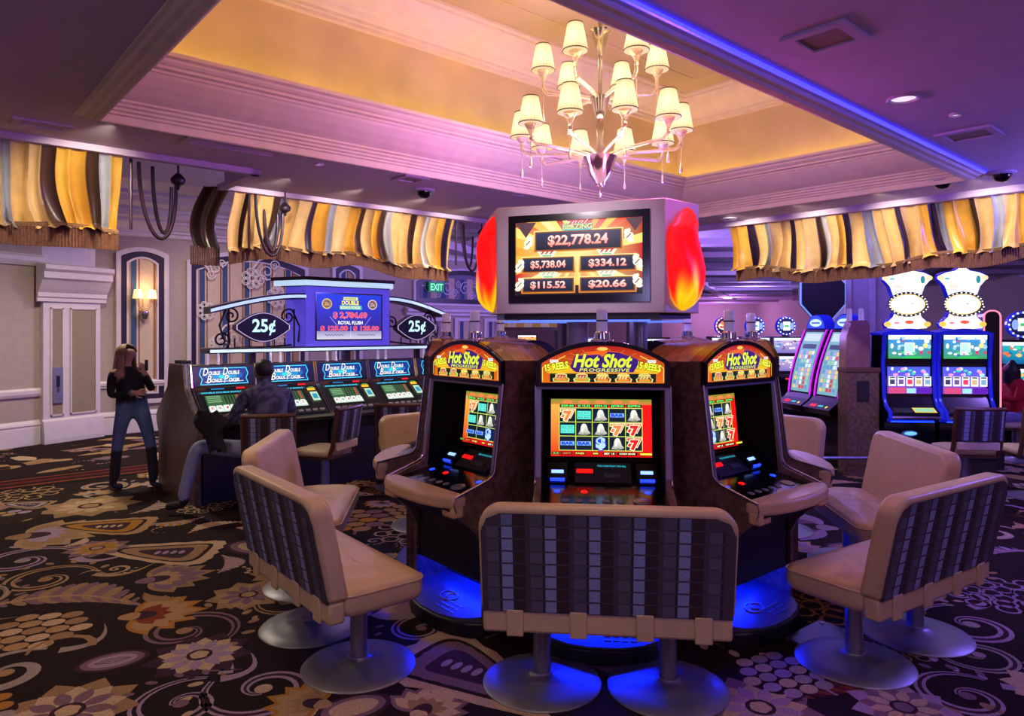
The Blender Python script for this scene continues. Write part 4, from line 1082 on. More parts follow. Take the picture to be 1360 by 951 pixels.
def rcushion(m, x0, x1, y0, y1, z0, z1, r, e, dome, seed=0, wr=.005):
    """upholstered pad: rounded plan, rolled edges, domed and lightly creased top"""
    base = rloop(x0, x1, y0, y1, r); n = len(base); rr = random.Random(seed); ph = [rr.uniform(0, 6) for _ in range(4)]
    cx, cy = (x0 + x1) / 2, (y0 + y1) / 2; hx, hy = (x1 - x0) / 2, (y1 - y0) / 2
    rings = []
    for k in range(5): a = math.pi / 2 * k / 4; rings.append((e * (1 - math.sin(a)), z0 + e * (1 - math.cos(a)), 0))
    for k in range(5): a = math.pi / 2 * k / 4; rings.append((e * (1 - math.cos(a)), z1 - e + e * math.sin(a), 0))
    for f in (.12, .3, .5, .7, .9, .985): rings.append((e + (min(hx, hy) - e) * f, z1, f))
    vs = []
    for (ins, z, f) in rings:
        sx, sy = (hx - ins) / hx, (hy - ins) / hy
        for (x, y) in base:
            X_, Y_ = cx + (x - cx) * sx, cy + (y - cy) * sy; u, v = (X_ - cx) / hx, (Y_ - cy) / hy
            dz = 0
            if f > 0:
                q = (1 - abs(u) ** 4) * (1 - abs(v) ** 3); dz = dome * q + wr * q * (math.sin(u * 9 + v * 4 + ph[0]) * math.sin(v * 7 + ph[1]) + .6 * math.sin(u * 21 - v * 3 + ph[2]))
            vs.append((X_, Y_, z + dz))
    R_ = len(rings); fs = [[i for i in range(n)][::-1], [(R_ - 1) * n + i for i in range(n)]]
    for k in range(R_ - 1):
        for i in range(n): j = (i + 1) % n; fs.append((k * n + i, k * n + j, (k + 1) * n + j, (k + 1) * n + i))
    m.add(vs, fs); return m
def make_bench():
    t = empty('bench_seat', (0, 0, 0))
    HWB = .555
    for x in (-.297, .297):
        MB().lathe([(.283, .0), (.285, .006), (.278, .012), (.20, .022), (.12, .034), (.07, .045), (.052, .055), (.05, .06)], 40, (x, 0, 0)).build('base_disc', M_steelmatte, t, smooth=True, sharp=60)
        MB().lathe([(.043, .04), (.043, .345)], 24, (x, 0, 0)).build('post', M_steel, t, smooth=True)
    MB().box(-.42, .42, -.12, .12, .335, .36).build('seat_pan', M_dark, t)
    m = MB(); rcushion(m, -HWB, HWB, -.21, .245, .355, .49, .07, .045, .02, 4); se = m.build('seat', M_leather, t, smooth=True, sharp=80)
    m = MB(); m.tube([p + (.462,) for p in rloop(-HWB - .001, HWB + .001, -.211, .246, .07, 6)], .0045, 6, closed=True); m.build('piping', M_leather, se, smooth=True)
    # reclined back: rounded slab
    def shear(m):
        m.v = [(x, y - (z - .42) * .20, z) for x, y, z in m.v]; return m
    r = .10; zt, zb = .935, .45
    P = [(-HWB, zb), (HWB, zb)]
    for k in range(9): a = math.pi / 2 * k / 8; P.append((HWB - r + r * math.cos(a), zt - r + r * math.sin(a)))
    for k in range(9): a = math.pi / 2 + math.pi / 2 * k / 8; P.append((-HWB + r + r * math.cos(a), zt - r + r * math.sin(a)))
    m = MB(); m.prism(P, 'y', -.27, -.165); shear(m); bk = m.build('backrest', M_leather, t, bevel=.022, seg=3, sharp=60)
    up = Vector((0, -.20, 1)).normalized()
    cv = Canvas((0, -.2715 , .42), (1, 0, 0), up, .0008)
    plaid(cv, -HWB + .012, HWB - .012, .025, .495, .085)
    cv.build('woven_back', M_fabric, bk)
    m = MB(); m.box(-HWB + .01, HWB - .01, -.27, -.19, .345, .45); m.build('back_skirt', M_leather, bk, bevel=.015)
    for x in (-.40, -.12, .17, .42):
        m = MB(); m.box(x - .038, x + .038, -.282, -.265, .335, .455); m.build('strap', M_leather, bk, bevel=.006)
    return t
bench0 = make_bench()
BN = [((.44, 3.343), -6, 'tan leather bench seen from behind with plaid back at the front of the pod'),
      ((-.96, 3.765), -51, 'tan leather bench nearest on the left, plaid back turned to the left'),
      ((1.995, 3.735), 33, 'tan leather bench nearest on the right, plaid back turned to the right'),
      ((-1.38, 4.92), -84, 'tan leather bench behind the left plaid bench, its inner side showing'),
      ((2.44, 4.84), 84, 'tan leather bench behind the right plaid bench, its inner side showing'),
      ((-.535, 6.27), -140, 'tan leather bench partly hidden behind the left slot machine'),
      ((2.06, 6.17), 130, 'tan leather bench partly hidden behind the right slot machine')]
for i, (p, phi, lab) in enumerate(BN):
    t = bench0 if i == 0 else copy_tree(bench0)
    t.location = (p[0], p[1], 0); t.rotation_euler = (0, 0, RAD(phi)); tag(t, lab, 'bench', 'tan benches round the slot pod')
# dark metal floor plate beside the right machine
t = empty('floor_plate', (1.70, 3.86, 0), RAD(38), 'dark metal cable plate on the carpet beside the right slot machine', 'floor plate')
MB().box(-.19, .19, -.11, .11, 0.003, .014).build('plate', mat('plate_steel', (70, 66, 80), .35, metal=.6), t, bevel=.004)
for (x, y) in ((-.15, -.06), (.15, -.06), (.15, .07), (-.15, .07)): MB().lathe([(.012, .013), (.012, .018), (.006, .02)], 10, (x, y, 0)).build('bolt', M_steel, t)
# ================================================================== VALANCES AND CHANDELIER
GOLDS = [lin(220, 172, 72), lin(222, 186, 118), lin(202, 150, 56), lin(208, 174, 118)]
GREYS = [lin(168, 170, 178), lin(140, 140, 152), lin(190, 188, 186)]
DARKS = [lin(74, 48, 40), lin(54, 36, 62), lin(66, 44, 34), lin(44, 34, 66)]
def valance(p0, p1, out, label, seed, drop=.60, endcap=None):
    rr = random.Random(seed)
    p0, p1, out = Vector(p0), Vector(p1), Vector(out)
    Lh = (p1 - p0).length; d = (p1 - p0).normalized()
    t = empty('swag_valance', (p0.x, p0.y, 0), 0, label, 'valance', 'striped satin valances along the soffit')
    base = p0.copy(); base.z = 0
    # stripes
    edges = [0.0]; cols_ = []; kinds = ['g', 's', 'g', 'g', 'd', 'g', 'g', 'd', 's', 'g', 'g', 'd']; k = rr.randrange(12)
    while edges[-1] < Lh:
        kd = kinds[k % 12]; k += 1
        w = rr.uniform(.07, .15) if kd == 'g' else rr.uniform(.05, .10)
        edges.append(edges[-1] + w); cols_.append(rr.choice({'g': GOLDS, 's': GREYS, 'd': DARKS}[kd]))
    nu = int(Lh / .009); nv = 26
    ph = [rr.uniform(0, 6) for _ in range(8)]
    def colat(x):
        for i in range(len(cols_)):
            if x < edges[i + 1]: return cols_[i], (x - edges[i]) / (edges[i + 1] - edges[i]), i
        return cols_[-1], .5, len(cols_) - 1
    def bot(x): return .05 * math.sin(x * 1.9 + ph[0]) + .02 * math.sin(x * 7 + ph[1])
    def prof(v): return .13 * math.sin(min(1, v * 1.08) * math.pi * .62) - .02
    def fn(u, v):
        x = u * Lh; _, f, i = colat(x)
        q = abs(2 * f - 1)
        pin = rr_amp[i % 40]
        fold = (.05 + .05 * v) * math.sqrt(max(0, 1 - q * q)) * (.45 + .9 * rr_amp[(i * 7) % 40]) + .05 * v * math.sin(x * 23 + ph[2] + v * 3) * pin
        sway = .07 * v * v * math.sin(x * 2.3 + ph[3]) + .025 * v * math.sin(x * 9 + ph[4] + 4 * v)
        z = 2.955 - (drop + bot(x)) * v + (.03 * (1 - q * q) * v ** 6)
        o = prof(v) + fold
        if v > .72: o += ((v - .72) / .28) ** 2 * (.10 * rr_amp[(i * 5) % 40] - .03) * math.sqrt(max(0, 1 - q * q))
        if v > .93: o -= (v - .93) * 1.2
        p = d * (x + sway) + out * (o - .03)
        return (p.x, p.y, z)
    rr_amp = [rr.uniform(.2, 1.0) for _ in range(40)]
    def cf(u, v): return colat(u * Lh)[0]
    m = MB(); m.grid(fn, nu, nv, cf)
    dr = m.build('drape', M_silk, t, smooth=True, sharp=80)
    # bullion fringe: separate cords under the hem
    m = MB(); n = int(Lh / .020)
    for i in range(n):
        x = (i + .5) / n * Lh; z1 = 2.955 - drop - bot(x) + .035; z0 = z1 - .135 - .02 * math.sin(x * 5 + ph[5])
        c = d * x + out * (prof(.93) + .02)
        T = m.T; m.T = Matrix.Translation((c.x, c.y, 0)); w = .0085
        m.add([(-w, -w, z0), (w, -w, z0), (w, w, z0), (-w, w, z0), (-w, -w, z1), (w, -w, z1), (w, w, z1), (-w, w, z1)], [(0, 3, 2, 1), (0, 1, 5, 4), (1, 2, 6, 5), (2, 3, 7, 6), (3, 0, 4, 7)])
        m.T = T
    fr = m.build('fringe', M_fringe, t); fr['kind'] = 'stuff'
    m = MB(); m.grid(lambda u, v: tuple((d * (u * Lh) + out * (prof(.93) + .036 - .03 * v)))[:2] + (2.955 - drop - bot(u * Lh) + .055 - .035 * v,), nu // 2, 2); m.build('hem_braid', mat('braid', (96, 66, 40), .7, var=.3, scale=70), t)
    return t
def bracket(p, out, d, label, flip=1):
    """turned knob with curved iron ribs carrying the end of a valance"""
    t = empty('valance_bracket', (p.x, p.y, 0), 0, label, 'bracket', 'iron valance brackets')
    MB().lathe([(.008, 2.985), (.008, 2.88), (.02, 2.875), (.05, 2.84), (.055, 2.825), (.045, 2.80), (.015, 2.785), (.01, 2.76), (.002, 2.75)], 18).build('knob', M_iron, t, smooth=True)
    for k, (w, h, s) in enumerate(((.26, .50, 1.0), (.17, .44, .8))):
        pts = []
        for i in range(17):
            a = math.pi * .98 * i / 16
            q = d * (flip * -(w / 2) * (1 - math.cos(a)) * s) + out * (.05 + .12 * k)
            pts.append((q.x, q.y, 2.80 + .175 * (1 - math.cos(a)) / 2 - h * math.sin(a) ** .9))
        MB().tube(pts, .014, 8).build('rib', M_iron, t, smooth=True)
    pts = [(out * .1 + d * (flip * -.3)).to_tuple()[:2] + (2.985 - .55 * i / 8,) for i in range(9)]
    MB().tube(pts, .012, 8).build('stay', M_iron, t, smooth=True)
ad = ab(1, 0); bd = ab(0, 1)
valance(ab(-2.9, EB1), ab(1.22, EB1), bd, 'striped gold and grey satin valance at the upper left corner', 3, drop=.53)
valance(ab(2.28, EB2), ab(4.75, EB2), bd, 'striped gold and grey satin valance over the poker machines', 8, drop=.56)
valance(ab(EA, 4.60), ab(EA, 0.2), ad, 'striped gold and grey satin valance along the right soffit edge', 5, drop=.58)
bracket(ab(1.60, EB1 + .02), bd, ad, 'iron bracket and knob at the end of the upper left valance')
bracket(ab(2.72, EB2 - .10), bd, ad, 'iron bracket and knob at the left end of the middle valance')
bracket(ab(5.15, EB2 + .0), bd, ad, 'iron bracket and knob left of the sign box')
bracket(ab(EA, 5.15), ad, -bd, 'iron bracket and knob right of the red flame')
# brown gathered end tail of the middle valance
t = empty('valance_tail', ab(2.12, EB2 - .02), TH, 'dark brown gathered tail at the left end of the middle valance', 'valance')
m = MB(); m.grid(lambda u, v: (-.10 + .22 * u - .05 * math.sin(v * 3), .10 * math.sin(u * 12) * .3 + .26 * math.sin(v * 2.0) , 2.955 - .52 * v), 16, 10, lambda u, v: lin(58, 40, 30)); m.build('drape', M_silk, t, smooth=True)
m = MB()
for i in range(13): m.box(-.14 + .02 * i, -.126 + .02 * i, .24, .254, 2.28, 2.45)
fr = m.build('fringe', M_fringe, t); fr['kind'] = 'stuff'

# ---------------- chandelier
ch = empty('chandelier', (PC.x + .03, PC.y, 0), RAD(9), 'two-tier glass chandelier with lit pleated shades in the ceiling tray', 'chandelier')
MB().lathe([(.014, 2.72), (.014, 4.25)], 12).build('stem', M_bowl, ch, smooth=True)
MB().lathe([(.07, 4.25), (.07, 4.235), (.02, 4.21)], 20).build('ceiling_rose', M_bowl, ch, smooth=True)
MB().lathe([(.004, 2.63), (.012, 2.66), (.008, 2.70), (.03, 2.71), (.035, 2.735), (.05, 2.75), (.075, 2.79), (.095, 2.85), (.118, 2.905), (.122, 2.91), (.11, 2.905), (.05, 2.82)], 28, wave=lambda i, k: .03 * math.cos(i * math.pi)).build('bowl', M_bowl, ch, smooth=True)
MB().lathe([(.02, 2.90), (.03, 2.96), (.02, 3.06), (.028, 3.14), (.02, 3.18), (.035, 3.20), (.045, 3.23), (.06, 3.29), (.075, 3.33), (.06, 3.32), (.02, 3.28)], 24).build('upper_bowl', M_bowl, ch, smooth=True)
MB().lathe([(.016, 3.62), (.03, 3.66), (.045, 3.72), (.06, 3.78), (.075, 3.80), (.06, 3.79), (.02, 3.74)], 24).build('crown_cup', M_bowl, ch, smooth=True)
def shade_mesh(n, o):
    prof = [(.083, 0), (.082, .006), (.074, .05), (.065, .10), (.055, .155), (.051, .180), (.049, .183)]
    m = MB(); lvl = [.42, .50, .92, 1.0, .72, .45, .4]
    m.lathe(prof, n, o, wave=lambda i, k: .03 * (1 if i % 2 else -1))
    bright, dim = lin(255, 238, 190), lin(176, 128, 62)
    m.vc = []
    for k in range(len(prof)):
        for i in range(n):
            f = lvl[k] * (1.0 if i % 2 else .72) * (1 - .22 * abs(math.sin(2 * math.pi * i / n * 1.5)))  # pleat shading and inner glow painted into the emission colour
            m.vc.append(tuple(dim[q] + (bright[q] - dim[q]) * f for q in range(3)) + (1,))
    return m
def lamp_arm(ang, r, zs, z0, zdrop):
    c, s = math.cos(ang), math.sin(ang)
    Q = lambda rr, z: (c * rr, s * rr, z)
    m = MB(); m.tube([Q(.05, z0), Q(r * .35, z0 + .02), Q(r * .75, z0 + .03), Q(r * .93, z0 + .035), Q(r, z0 + .07), Q(r, zs - .10)], [.013, .012, .012, .012, .013, .011], 8)
    arm = m.build('arm', M_glass, ch, smooth=True)
    MB().lathe([(.011, -.10), (.016, -.085), (.010, -.07), (.018, -.05), (.034, -.02), (.045, .0), (.038, .0), (.012, -.03)], 16, (c * r, s * r, zs)).build('cup', M_glass, arm, smooth=True)
    n = 44
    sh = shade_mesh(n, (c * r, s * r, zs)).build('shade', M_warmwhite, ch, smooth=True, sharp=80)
    for (rr, z) in ((.0835, .003), (.0515, .180)):
        m = MB(); m.tube([(c * r + rr * math.cos(a * .314), s * r + rr * math.sin(a * .314), zs + z) for a in range(20)], .0035, 6, closed=True); m.build('shade_ribbon', M_trimdark, sh, smooth=True)
    m = MB(); m.tube([Q(r, z0 + .05), Q(r, z0 - zdrop + .05)], .0025, 5); m.lathe([(.002, .07), (.007, .05), (.012, .018), (.010, .004), (.002, 0)], 10, Q(r, z0 - zdrop)); m.build('glass_drop', M_glass, arm, smooth=True)
for k in range(10): lamp_arm(2 * math.pi * (k + .5) / 10, .555, 3.07, 2.91, .13)
for k in range(6): lamp_arm(2 * math.pi * (k + .5) / 6 + .35, .40, 3.52, 3.32, .16)
lamp('chandelier_glow', 'POINT', (PC.x + .03, PC.y, 3.12), 34, (1.0, .79, .47), .35)
lamp('chandelier_glow', 'POINT', (PC.x + .03, PC.y, 3.62), 16, (1.0, .79, .47), .30)
# ================================================================== POKER BANK
PK = Vector((-2.955, 6.67, 0))
def pk(x, y, z=0): return PK + ab(x, y, z)
CY = lin(70, 220, 255)
def make_poker():
    t = empty('poker_machine', (0, 0, 0)); w = .66
    body = [(.10, 0), (.10, .60), (.075, .70), (.06, .74), (.06, .81), (.395, 1.075), (.42, 1.10), (.47, 1.33), (.66, 1.33), (.66, 0)]
    m = MB(); m.prism(body, 'x', .012, w - .012); m.build('cabinet', M_dark, t)
    for x in (0, w - .014):
        m = MB(); m.prism([(.012, .765), (.035, .812), (.385, 1.087), (.41, 1.11), (.46, 1.335), (.50, 1.335), (.45, 1.09), (.06, .78)], 'x', x, x + .014); m.build('chrome_divider', M_chrome, t)
    # marquee glass
    upm = Vector((0, .05, .23)).normalized()
    cv = Canvas((w / 2, .4415 - .004, 1.218), (1, 0, 0), upm, .0004)
    cv.rect(-.305, -.10, .305, .10, lin(14, 22, 84), lin(8, 10, 40))
    q = [(-.24, -.085), (-.22, -.03), (-.245, .02), (-.225, .08), (.225, .08), (.245, .02), (.22, -.03), (.24, -.085)]
    cv.poly(q, lin(12, 60, 150), lin(10, 40, 120)); cv.ell(0, -.0, .19, .055, lin(14, 100, 190)); cv.ell(0, -.005, .13, .036, lin(20, 150, 214)); cv.ell(0, -.01, .06, .02, lin(50, 220, 236))
    cv.line(q + [q[0]], .009, CY)
    def caps(word_pairs, y, dx):
        for (big, small, x, wb, ws) in word_pairs:
            cv.text(big, x, y + .006, .075, W_, w=wb, shear=.35, bold=.015, out=lin(8, 20, 60), outw=.04)
            cv.text(small, x + wb / 2 + ws / 2 + .002, y - .010, .036, W_, w=ws, shear=.2, bold=.03, out=lin(8, 20, 60), outw=.05)
    caps([('D', 'OUBLE', -.185, .055, .115), ('D', 'OUBLE', .012, .055, .115)], .040, 0)
    caps([('B', 'ONUS', -.155, .05, .10), ('P', 'OKER', .015, .05, .105)], -.038, 0)
    cv.rect(-.20, -.062, .19, -.057, W_)
    cv.build('marquee_glass', M_screen, t)
    # read-out strip
    cv = Canvas((w / 2, .405, 1.085), (1, 0, 0), Vector((0, .09, .03)), .0006)
    m = MB(); m.box(.02, w - .02, .385, .43, 1.075, 1.105); m.build('readout_rail', M_wood, t)
    cv = Canvas((w / 2, .3845, 1.09), (1, 0, 0), (0, 0, 1), .0006)
    cv.rect(-.20, -.011, .20, .011, lin(10, 14, 30)); cv.rect(-.15, -.006, -.02, .004, lin(40, 140, 220)); cv.rect(.10, -.009, .19, .009, lin(255, 30, 40)); cv.build('readout', M_screen, t)
    # sloped panel with the game screen
    ups = Vector((0, .355, .275)).normalized(); nn = Vector((1, 0, 0)).cross(ups)
    o = Vector((w / 2, .04, .80)) + nn * .003
    cv = Canvas(o, (1, 0, 0), ups, .0006)
    cv.rect(-.30, .01, .30, .44, lin(24, 18, 18)); cv.rect(-.28, .395, .18, .425, lin(30, 60, 80)); cv.text('DOUBLE DOUBLE BONUS', -.05, .41, .02, CY, w=.40, bold=.03)
    cv.rect(-.27, .10, .15, .385, lin(10, 10, 12)); cv.rect(-.235, .125, .115, .365, lin(60, 96, 62))
    cv.rect(-.235, .125, .115, .205, lin(196, 214, 196))
    for i in range(5): cv.rect(-.05 + .03 * i, .23, -.036 + .03 * i, .355, lin(30, 40, 24) if i < 4 else lin(214, 60, 40)); cv.rect(-.225 + .067 * i, .135, -.170 + .067 * i, .215, lin(235, 240, 235)); cv.text('KQJAT'[i], -.198 + .067 * i, .178, .03, lin(30, 30, 30) if i % 2 else lin(200, 30, 30), w=.025, bold=.03)
    for i in range(4): cv.rect(-.225, .335 - .028 * i, -.09, .350 - .028 * i, lin(120, 170, 120))
    cv.rect(.18, .345, .27, .385, lin(255, 190, 30)); cv.rect(.19, .18, .275, .32, lin(190, 226, 190)); cv.rect(.205, .21, .26, .29, lin(40, 150, 190)); cv.rect(.20, .39, .26, .40, lin(60, 200, 80))
    cv.build('game_screen', M_screen, t)
    for i in range(7):
        p = o + ups * .05 + nn * .002 + Vector((-.24 + .08 * i, 0, 0))
        m = MB(); m.box(-.026, .026, -.014, .014, 0, .010); m.build('button', mat('poker_button', (120, 110, 110), .4, emit=.08, emit_rgb=(200, 190, 190)), t, loc=p, rot=(RAD(37), 0, 0))
    # candle stubs on the roof
    for x in (.20, .31):
        MB().lathe([(.02, 1.33), (.02, 1.345), (.016, 1.35), (.016, 1.44), (.012, 1.445)], 12, (x, .56, 0)).build('candle', MATS['frosted_lens'], t, smooth=True)
    return t
pk0 = make_poker()
for i, lab in enumerate(['video poker machine at the left end of the row, in front of the seated man', 'video poker machine second from the left end of the row', 'video poker machine third from the left end of the row',
                         'video poker machine fourth from the left end of the row', 'video poker machine cut off by the left slot machine']):
    t = pk0 if i == 0 else copy_tree(pk0)
    t.location = pk(.03 + .67 * i, 0); t.rotation_euler = (0, 0, TH); tag(t, lab, 'poker machine', 'video poker machines in the row')
end = empty('end_panel', pk(0, 0), TH, 'dark burl end panel with flared profile closing the poker row', 'end panel')
prof = [(.06, 0), (.06, .58), (-.02, .70), (-.03, .76), (.02, .82), (.39, 1.10), (.45, 1.345), (.92, 1.345), (.97, 1.10), (1.34, .82), (1.39, .76), (1.38, .70), (1.30, .58), (1.30, 0)]
MB().prism(prof, 'x', -.045, .015).build('panel', M_burl, end, bevel=.004)
MB().tube([(-.02, .0, .79), (-.02, .36, 1.075), (-.02, .40, 1.10), (-.02, .445, 1.345)], .012, 8).build('edge_trim', M_steel, end, smooth=True)
for y in (.52, .70): MB().box(-.03, .06, y, y + .06, 1.345, 1.38).build('roof_block', M_black, end)
rail = empty('armrest_rail', pk(0, 0), TH, 'black padded armrest rail along the front of the poker row', 'armrest')
MB().prism([(-.045, .735), (-.05, .77), (-.03, .80), (.03, .80), (.04, .74), (.0, .71)], 'x', .02, 3.42).build('padding', mat('black_vinyl', (26, 24, 28), .4), rail, bevel=.012)
backrow = empty('back_cabinet', pk(0, 0), TH, 'dark back of the rear poker row behind the lit marquees', 'cabinet')
MB().prism([(.67, 0), (.67, 1.32), (.90, 1.32), (.96, 1.08), (1.32, .80), (1.30, .60), (1.26, .58), (1.26, 0)], 'x', .03, 3.42).build('cabinet', M_dark, backrow)

# ---------------- overhead sign of the bank
sg = empty('poker_sign', pk(0, .70), TH, 'overhead neon sign with jackpot screen and two 25 cent plaques', 'sign')
for x in (.75, 1.9, 2.9): MB().box(x - .03, x + .03, -.03, .03, 1.32, 1.46).build('post', M_iron, sg)
m = MB(); m.box(.25, 3.25, -.10, .16, 1.44, 1.50); m.build('lower_canopy', M_iron, sg, bevel=.012)
m = MB(); m.box(.27, 3.23, -.118, -.10, 1.452, 1.482); m.build('neon_strip', M_neon, sg)
def arch(x0, x1, z0, z1, nm, th, y0, y1, mt, dz=0):
    n = 16; top = []; bot = []
    for i in range(n + 1):
        t = i / n; x = x0 + (x1 - x0) * t
        z = z0 + (z1 - z0) * math.sin(t * math.pi / 2) + dz
        top.append((x, z + th)); bot.append((x, z))
    m = MB()
    if x1 > x0: m.prism(top[::-1] + bot, 'y', y0, y1)
    else: m.prism(top + bot[::-1], 'y', y0, y1)
    return m.build(nm, mt, sg)
for (x0, x1) in ((.28, 1.33), (3.28, 2.43)):
    arch(x0, x1, 1.86, 2.04, 'arched_canopy', .07, -.09, .14, M_iron); arch(x0, x1, 1.86, 2.04, 'neon_strip', .032, -.108, -.09, M_neon, .018)
m = MB(); m.prism([(1.33, -.10), (1.22, .20), (2.54, .20), (2.43, -.10)], 'z', 1.50, 2.19); m.build('display_box', mat('lavender_glow', (110, 100, 220), .35, emit=.5, emit_rgb=(92, 80, 236)), sg)  # box emission stands in for neon light falling on it
m = MB(); m.prism([(1.29, -.16), (1.08, .30), (2.68, .30), (2.47, -.16)], 'z', 2.26, 2.30); m.build('roof_board', M_iron, sg)
m = MB(); m.prism([(1.33, -.12), (1.17, .22), (2.59, .22), (2.43, -.12)], 'z', 2.19, 2.20); m.build('roof_soffit', M_iron, sg)
m = MB(); m.prism([(1.305, -.145), (1.11, .28), (2.65, .28), (2.455, -.145)], 'z', 2.20, 2.26); m.build('roof_neon', M_neon, sg)
m = MB(); m.box(1.44, 2.32, -.112, -.10, 1.565, 2.125); m.build('screen_bezel', M_blackgloss, sg)
cv = Canvas((1.88, -.1125, 1.845), (1, 0, 0), (0, 0, 1), .0006)
cv.rect(-.425, -.265, .425, .265, lin(30, 60, 220), lin(60, 30, 110)); cv.rect(-.425, -.265, .425, -.17, lin(150, 140, 190), lin(210, 206, 226))
for (x, c) in ((-.30, lin(216, 180, 90)), (.30, lin(206, 186, 196))): cv.ell(x, .15, .065, .062, c); cv.ell(x, .15, .05, .047, lin(120, 90, 50)); cv.text('25c', x, .15, .04, c, w=.06, bold=.03)
cv.rect(-.09, .195, .10, .235, lin(220, 226, 150)); cv.line([(-.075 + .015 * i, .215 + .008 * (-1) ** i) for i in range(11)], .005, lin(60, 110, 60))
cv.text('DOUBLE', 0, .165, .045, lin(255, 236, 120), w=.22, bold=.04, out=lin(20, 60, 140), outw=.06); cv.rect(-.14, .085, .15, .135, lin(70, 200, 190)); cv.text('BONUS POKER', 0, .11, .032, lin(240, 250, 200), w=.26, bold=.04, out=lin(20, 90, 110), outw=.04)
cv.text('$ 2,784.69', 0, .015, .075, lin(255, 60, 80), w=.44, bold=.03, out=lin(255, 220, 230), outw=.015)
cv.text('ROYAL FLUSH', 0, -.07, .040, W_, w=.32, bold=.03)
for x in (-.21, .21): cv.text('$ 125.00', x, -.14, .058, lin(255, 40, 70), w=.34, bold=.03, out=lin(255, 210, 225), outw=.015); cv.line([(x - .12 + .012 * i, -.215 + .010 * math.sin(i * 1.9)) for i in range(21)], .006, lin(60, 50, 90))
cv.line([(0, -.25), (0, -.11)], .003, W_); cv.line([(-.27, .0), (-.18, -.10)], .006, lin(150, 160, 255)); cv.line([(.27, .0), (.19, -.10)], .006, lin(150, 160, 255))
cv.build('jackpot_screen', M_screen, sg)
def lens(cx, cz, w, h, k=1.0, n=12):
    P = []
    for i in range(n + 1): t = i / n; P.append((cx - w / 2 * k + w * k * t, cz + h / 2 * k * (math.sin(math.pi * t) * .85 + .15)))
    for i in range(n + 1): t = i / n; P.append((cx + w / 2 * k - w * k * t, cz - h / 2 * k * (math.sin(math.pi * t) * .85 + .15)))
    return P
for cx in (.86, 2.87):
    wd = .62 if cx < 2 else .60
    pl = MB().prism(lens(cx, 1.72, wd, .33), 'y', -.05, .05).build('price_plaque', M_purpleframe, sg)
    cv = Canvas((0, -.0515, 0), (1, 0, 0), (0, 0, 1), .0008)
    cv.poly(lens(cx, 1.72, wd, .33, .97), lin(190, 170, 220)); cv.poly(lens(cx, 1.72, wd, .33, .93), lin(20, 10, 36)); cv.text('25¢', cx, 1.72, .17, lin(214, 250, 255), w=.25, bold=.02, out=lin(60, 190, 220), outw=.012)
    cv.build('price_lettering', M_screen, pl)
# wrought-iron scrolls between the canopies
def scroll(cx, cz, r, turns, d, a0, tail=None):
    pts = []
    for i in range(40):
        t = i / 39; a = a0 + d * turns * 2 * math.pi * t; rr = r * (1 - .85 * t)
        pts.append((cx + rr * math.cos(a), 0, cz + rr * math.sin(a)))
    if tail: pts = [(x, 0, z) for x, z in tail] + pts
    return MB().tube(pts, .011, 6).build('iron_scroll', M_iron, sg, smooth=True)
scroll(.42, 1.58, .10, 1.6, 1, -1.6, [(1.2, 1.52), (.9, 1.50), (.6, 1.50)]); scroll(.52, 1.84, .09, 1.5, -1, 2.2, [(.44, 1.60), (.40, 1.74)])
scroll(1.16, 1.84, .09, 1.5, 1, 1.0, [(1.28, 1.55), (1.3, 1.72)]); scroll(3.16, 1.58, .10, 1.6, -1, -1.5, [(2.5, 1.54), (2.75, 1.51), (3.0, 1.50)])
scroll(3.08, 1.84, .08, 1.5, 1, 1.0, [(3.22, 1.62), (3.24, 1.74)]); scroll(2.52, 1.78, .08, 1.4, -1, 2.2, [(2.46, 1.55), (2.44, 1.66)])
for x in (.56, .72, 1.0, 1.12, 2.66, 2.80, 2.95, 3.05): MB().tube([(x, 0, 1.49), (x, 0, 1.60)], .009, 6).build('iron_bar', M_iron, sg)
for x in (.50, 1.24, 2.5, 3.2): MB().tube([(x, .02, 1.49), (x, .02, 1.93)], .010, 6).build('iron_bar', M_iron, sg)

